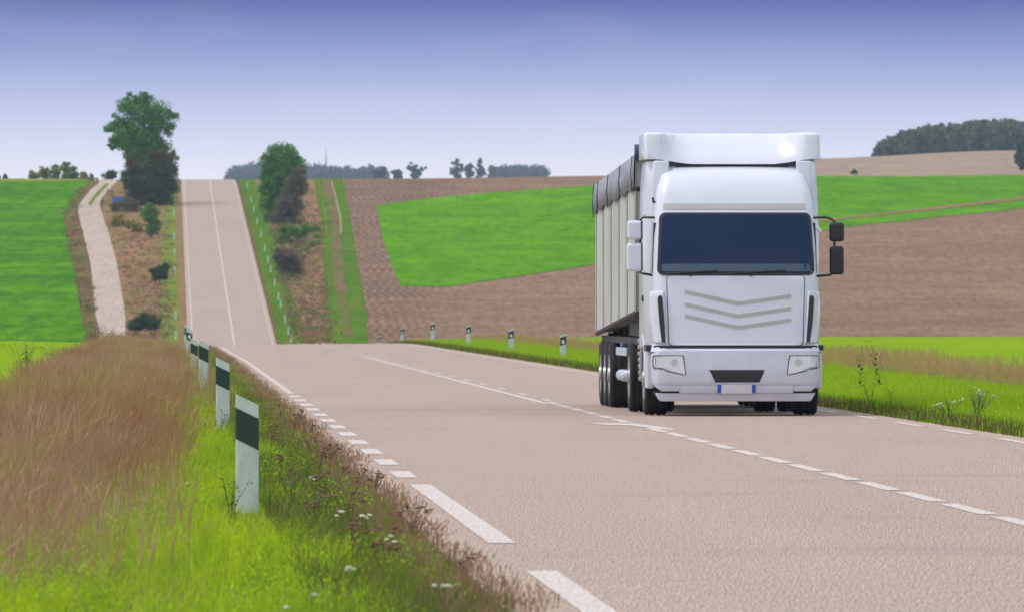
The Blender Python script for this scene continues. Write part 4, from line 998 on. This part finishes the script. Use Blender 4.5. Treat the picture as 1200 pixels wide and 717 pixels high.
for k in range(7): tube(bm, [(-1.17, 2.35+.05*k, .5+.09*k), (-1.245, 2.35+.05*k, .5+.09*k)], .028, 8)
bmobj('side_lamp_row', bm, M['lens'], truck)
# mirrors
def rbox(bm, c, s_, r=.0):
    box(bm, c[0]-s_[0]/2, c[0]+s_[0]/2, c[1]-s_[1]/2, c[1]+s_[1]/2, c[2]-s_[2]/2, c[2]+s_[2]/2)
my = .55
bm = bmesh.new(); tube(bm, [(-1.06,.50,2.74),(-1.10,.50,2.775),(-1.28,my,2.78),(-1.32,my,2.74),(-1.32,my,2.0),(-1.28,my,1.99),(-1.12,.52,1.96)], .017, 8); tube(bm, [(-1.07,.48,2.76),(-1.10,.48,2.64)], .04, 8)
ar = bmobj('mirror_arm', bm, M['black'], truck, smooth=True)
for (zc, hh, ww) in ((2.60,.27,.21),(2.22,.40,.23)):
    bm = bmesh.new(); rbox(bm, (-1.40,my-.02,zc), (ww,.12,hh)); mi = bmobj('mirror', bm, M['white_paint'], truck, bevel=.045, seg=4)
    bm = bmesh.new(); rbox(bm, (-1.40,my+.045,zc), (ww*.8,.01,hh*.85)); bmobj('mirror_glass', bm, M['glass'], mi)
    bm = bmesh.new(); rbox(bm, (-1.30,my-.03,zc), (.02,.09,hh*.96)); bmobj('mirror_edge', bm, M['black'], mi)
bm = bmesh.new(); tube(bm, [(1.06,.50,2.74),(1.12,.50,2.775),(1.30,my,2.78),(1.37,my,2.76),(1.42,my,2.72),(1.42,my,2.0),(1.36,my,1.97),(1.12,.52,1.95)], .017, 8); tube(bm, [(1.12,.5,1.99),(1.12,.5,1.90)], .035, 8)
bmobj('mirror_arm', bm, M['black'], truck, smooth=True)
bm = bmesh.new(); prism(bm, [(1.08,2.77),(1.14,2.72),(1.24,2.58),(1.20,2.56),(1.10,2.66)], .42, .50); bmobj('mirror_bracket', bm, M['white_paint'], truck, bevel=.01)
for (zc, hh, ww) in ((2.575,.27,.21),(2.175,.40,.20)):
    bm = bmesh.new(); rbox(bm, (1.45,my-.02,zc), (ww,.12,hh)); mi = bmobj('mirror', bm, M['black'], truck, bevel=.045, seg=4)
    bm = bmesh.new(); rbox(bm, (1.45,my+.045,zc), (ww*.8,.01,hh*.85)); bmobj('mirror_glass', bm, M['glass'], mi)
# door window, handle and door seams on each side
for sx in (-1, 1):
    bm = bmesh.new(); prism(bm, [(sx*1.10,2.0),(sx*1.165,2.0),(sx*1.14,2.7),(sx*1.09,2.7)], .42, .98); bmobj('side_window', bm, M['glass'], truck)
    bm = bmesh.new(); box(bm, min(sx*1.24, sx*1.262), max(sx*1.24, sx*1.262), 1.15, 1.3, 1.6, 1.68); bmobj('door_handle', bm, M['black'], truck)
bm = bmesh.new(); box(bm, -1.25, 1.25, 1.0, 1.02, 2.805, 2.82); bmobj('cab_seam', bm, M['grey_band'], truck)
bm = bmesh.new(); tube(bm, [(-1.09,.62,3.0),(-1.13,.6,2.99),(-1.14,.6,3.06)], .018, 6); bmobj('grab_hook', bm, M['black'], truck)

# ------------------------------------------------------------------ trailer
tr = empty('trailer', (TX, TY, .034), -K1)
tag(tr, 'cream ribbed tipping trailer with grey tarpaulin cover behind the white truck', 'trailer')
L0, L1 = 2.85, 14.3
def zt(y_): return 3.71+(3.44-3.71)*(y_-L0)/(L1-L0)
def zb(y_): return 1.46+(1.12-1.46)*(y_-L0)/(L1-L0)
bm = bmesh.new()
hw = 1.255
v = {}
for i, y_ in enumerate((L0, L1)):
    for j, (x, z) in enumerate(((-hw, zb(y_)), (hw, zb(y_)), (hw, zt(y_)-.02), (-hw, zt(y_)-.02))): v[i, j] = bm.verts.new((x, y_, z))
bm.faces.new([v[0,j] for j in range(4)][::-1]); bm.faces.new([v[1,j] for j in range(4)])
for j in range(4): bm.faces.new((v[0,j], v[0,(j+1)%4], v[1,(j+1)%4], v[1,j]))
bx = bmobj('trailer_box', bm, M['cream'], tr)
ny = 5
for k in range(ny+1):
    y_ = L0+.05+(L1-L0-.15)*k/ny
    for sx in (-1, 1):
        bm = bmesh.new()
        x0, x1 = sorted((sx*(hw-.01), sx*(hw+.010)))
        vs = [bm.verts.new(p) for p in ((x0,y_-.11,zb(y_)-.02),(x1,y_-.06,zb(y_)-.02),(x1,y_+.06,zb(y_)-.02),(x0,y_+.11,zb(y_)-.02),(x0,y_-.11,zt(y_)-.05),(x1,y_-.06,zt(y_)-.05),(x1,y_+.06,zt(y_)-.05),(x0,y_+.11,zt(y_)-.05))]
        for f in ((3,2,1,0),(4,5,6,7),(0,1,5,4),(1,2,6,5),(2,3,7,6),(3,0,4,7)): bm.faces.new([vs[i] for i in f])
        bmobj('side_rib', bm, M['cream'], bx, bevel=.006)
for k in range(ny):
    for q in (.12,):
        y_ = L0+.05+(L1-L0-.15)*(k+q)/ny
        for sx in (-1, 1):
            bm = bmesh.new(); x0, x1 = sorted((sx*(hw-.01), sx*(hw+.006))); box(bm, x0, x1, y_-.04 if q < .2 else y_-.012, y_+.04 if q < .2 else y_+.012, zb(y_), zt(y_)-.1); bmobj('panel_seam', bm, M['seam'], bx)
for sx in (-1, 1):
    bm = bmesh.new(); tube(bm, [(sx*(hw-.02), L0, zb(L0)-.01), (sx*(hw-.02), L1, zb(L1)-.01)], .04, 6); bmobj('bottom_rail', bm, M['chassis'], bx)
# tarpaulin: sides hang over the edge, top slightly domed
bm = bmesh.new(); A = []
nseg = 36
for i in range(nseg+1):
    y_ = L0-.04+(L1-L0+.06)*i/nseg; sag = .025*math.sin(i*1.7)+.015*math.sin(i*3.1); drop = .50-.06*(i/nseg)+.03*math.sin(i*.9)
    row = [(-hw-.035, zt(y_)-drop), (-hw-.045-.012*math.sin(i*2.3), zt(y_)-drop*.5), (-hw-.03, zt(y_)-.02), (-hw+.03, zt(y_)+.03), (-.6, zt(y_)+.09+sag), (0, zt(y_)+.11+sag), (.6, zt(y_)+.09+sag), (hw-.03, zt(y_)+.03), (hw+.03, zt(y_)-.02), (hw+.045, zt(y_)-drop*.5), (hw+.035, zt(y_)-drop)]
    A.append([bm.verts.new((x, y_, z)) for x, z in row])
for a, b2 in zip(A, A[1:]):
    for k in range(10): bm.faces.new((a[k], a[k+1], b2[k+1], b2[k]))
tp = bmobj('tarpaulin', bm, M['tarp'], tr, smooth=True); sd = tp.modifiers.new('s', 'SOLIDIFY'); sd.thickness = .012
for fr in (.03, .32, .62, .88, 1.0):
    y_ = L0+(L1-L0)*fr; bm = bmesh.new(); tube(bm, [(-hw-.045, y_, zt(y_)-.52), (-hw-.054, y_, zt(y_)-.25), (-hw-.036, y_, zt(y_)-.02)], .009, 5); bmobj('strap', bm, M['strap'], tp)
bm = bmesh.new(); tube(bm, [(-hw-.02, L0-.06, zt(L0)+.02), (hw+.02, L0-.06, zt(L0)+.02)], .12, 12); bmobj('tarp_roll', bm, M['strap'], tp, smooth=True)
bm = bmesh.new(); tube(bm, [(-hw-.05, L0-.02, zt(L0)-.5), (hw+.05, L0-.02, zt(L0)-.5)], .03, 8); bmobj('front_bar', bm, M['chassis'], tr)
# chassis, axles, wheels, landing legs
bm = bmesh.new()
box(bm, -.45, -.33, 3.4, L1-.2, .86, 1.10); box(bm, .33, .45, 3.4, L1-.2, .86, 1.10)
for y_ in (3.6,5,6.4,7.6,9,10.5,12,13.6): box(bm, -1.1, 1.1, y_-.05, y_+.05, 1.02, 1.12+.02*(13.6-y_))
for y_ in (10.3,11.6,12.9): tube(bm, [(-.95,y_,.5),(.95,y_,.5)], .07, 8); box(bm, -.6, -.5, y_-.45, y_+.1, .5, .9); box(bm, .5, .6, y_-.45, y_+.1, .5, .9)
box(bm, -1.18, 1.18, 3.2, 14.0, .98, 1.08)
box(bm, -1.15, 1.15, 3.2, 6.5, 1.1, 1.30)
bmobj('trailer_chassis', bm, M['chassis'], tr)
for y_ in (10.3, 11.6, 12.9):
    for sx in (-1, 1): wheel(tr, sx*1.07, y_, .38, .50, sx)
for sx in (-1, 1):
    bm = bmesh.new(); box(bm, min(sx*.98, sx*1.10), max(sx*.98, sx*1.10), 7.9, 8.02, .35, 1.05); box(bm, min(sx*.95, sx*1.2), max(sx*.95, sx*1.2), 7.85, 8.1, .9, 1.0); bmobj('landing_leg', bm, M['blue_steel'], tr, bevel=.01)
    bm = bmesh.new(); tube(bm, [(sx*1.12, 7.0, .50), (sx*1.12, 9.3, .50)], .09, 10); bmobj('air_tank', bm, M['pale_steel'], tr, smooth=True)
    bm = bmesh.new(); box(bm, min(sx*1.17, sx*1.20), max(sx*1.17, sx*1.20), 6.6, 9.4, .80, .92); bmobj('side_guard', bm, M['pale_steel'], tr, bevel=.01)
    bm = bmesh.new(); box(bm, min(sx*.85, sx*1.24), max(sx*.85, sx*1.24), 13.6, 13.64, .25, .95); bmobj('mud_flap', bm, M['rubber'], tr)

# ------------------------------------------------------------------ haze
def haze(dens=.00008):
    me = box_mesh('haze', -1500, 1500, -120, 5600, -7.2, 110)
    m = bpy.data.materials.new('haze_air'); m.use_nodes = True; nt = m.node_tree; nt.nodes.clear()
    out = nt.nodes.new('ShaderNodeOutputMaterial'); v = nt.nodes.new('ShaderNodeVolumePrincipled')
    v.inputs['Color'].default_value = (.62,.78,1,1); v.inputs['Density'].default_value = dens; v.inputs['Anisotropy'].default_value = 0
    nt.links.new(v.outputs[0], out.inputs['Volume'])
    o = obj('haze', me, m); tag(o, 'pale blue haze over the far hills', 'haze', None, 'stuff')
haze()

# ------------------------------------------------------------------ light, sky, camera
SUN_EL, SUN_AZ = math.radians(60), math.radians(262)      # azimuth clockwise from +Y: high on the left
w = bpy.data.worlds.new('World'); sc.world = w; w.use_nodes = True; nt = w.node_tree
bg = nt.nodes['Background']; sky = nt.nodes.new('ShaderNodeTexSky'); sky.sky_type = 'NISHITA'; sky.sun_disc = False
sky.sun_elevation = SUN_EL; sky.sun_rotation = SUN_AZ; sky.air_density = 1.0; sky.dust_density = 2.0
tc = nt.nodes.new('ShaderNodeTexCoord'); sp = nt.nodes.new('ShaderNodeSeparateXYZ'); nt.links.new(tc.outputs['Generated'], sp.inputs[0])
el = sp.outputs[2]
k = 10.0     # colours below are divided by the background strength .1
def c(*v): return tuple(x*k for x in v)
# low sky bands of the day, then bright thin overcast overhead
lo = nt.nodes.new('ShaderNodeValToRGB'); e = lo.color_ramp.elements
st = [(0,(.78,.74,.75)),(.38,(.73,.70,.74)),(.50,(.60,.60,.70)),(.64,(.42,.45,.62)),(.80,(.22,.26,.48)),(.92,(.11,.14,.36)),(1.0,(.05,.07,.27))]
while len(e) < len(st): e.new(.5)
for i, (p, cc) in enumerate(st): e[i].position = p; e[i].color = cc+(1,)
nt.links.new(math_(nt, 'MULTIPLY', el, 1/.036), lo.inputs[0])
lo10 = mix(nt, lo.outputs[0], (10,10,10), 1.0, 'MULTIPLY')
cl = noise(nt, (2.2,2.2,6), 5, .6, .4, coord='Generated')
over = mix(nt, c(.60,.64,.74), c(.92,.93,.97), ramp(nt, cl, [(.35,(0,0,0)),(.65,(1,1,1))]))
high = mix(nt, sky.outputs[0], over, .7)
fac = nt.nodes.new('ShaderNodeMapRange'); fac.interpolation_type = 'SMOOTHSTEP'
fac.inputs['From Min'].default_value = .037; fac.inputs['From Max'].default_value = .13; nt.links.new(el, fac.inputs['Value'])
# faint cloud streaks low down
st2 = noise(nt, (30,30,160), 4, .55, .3, coord='Generated')
lo10 = mix(nt, lo10, c(.80,.80,.87), math_(nt, 'MULTIPLY', ramp(nt, st2, [(.48,(0,0,0)),(.75,(1,1,1))]), .07))
nt.links.new(mix(nt, lo10, high, fac.outputs[0]), bg.inputs[0]); bg.inputs[1].default_value = .1
sun = bpy.data.lights.new('sun', 'SUN'); sun.energy = 1.3; sun.angle = math.radians(14); sun.color = (1, .95, .88)
so = link(bpy.data.objects.new('sun', sun))
dirv = Vector((math.sin(SUN_AZ)*math.cos(SUN_EL), math.cos(SUN_AZ)*math.cos(SUN_EL), math.sin(SUN_EL)))
so.rotation_euler = dirv.to_track_quat('Z', 'Y').to_euler()
cam = bpy.data.cameras.new('camera'); co = link(bpy.data.objects.new('camera', cam)); sc.camera = co
co.location = (0, 0, CZ); co.rotation_euler = (math.pi/2, 0, 0)
cam.lens = 300; cam.sensor_width = 36; cam.clip_start = .5; cam.clip_end = 30000
cam.dof.use_dof = True; cam.dof.focus_distance = 100; cam.dof.aperture_fstop = 11
sc.view_settings.view_transform = 'Standard'; sc.view_settings.look = 'None'; sc.view_settings.exposure = .55; sc.view_settings.gamma = 1
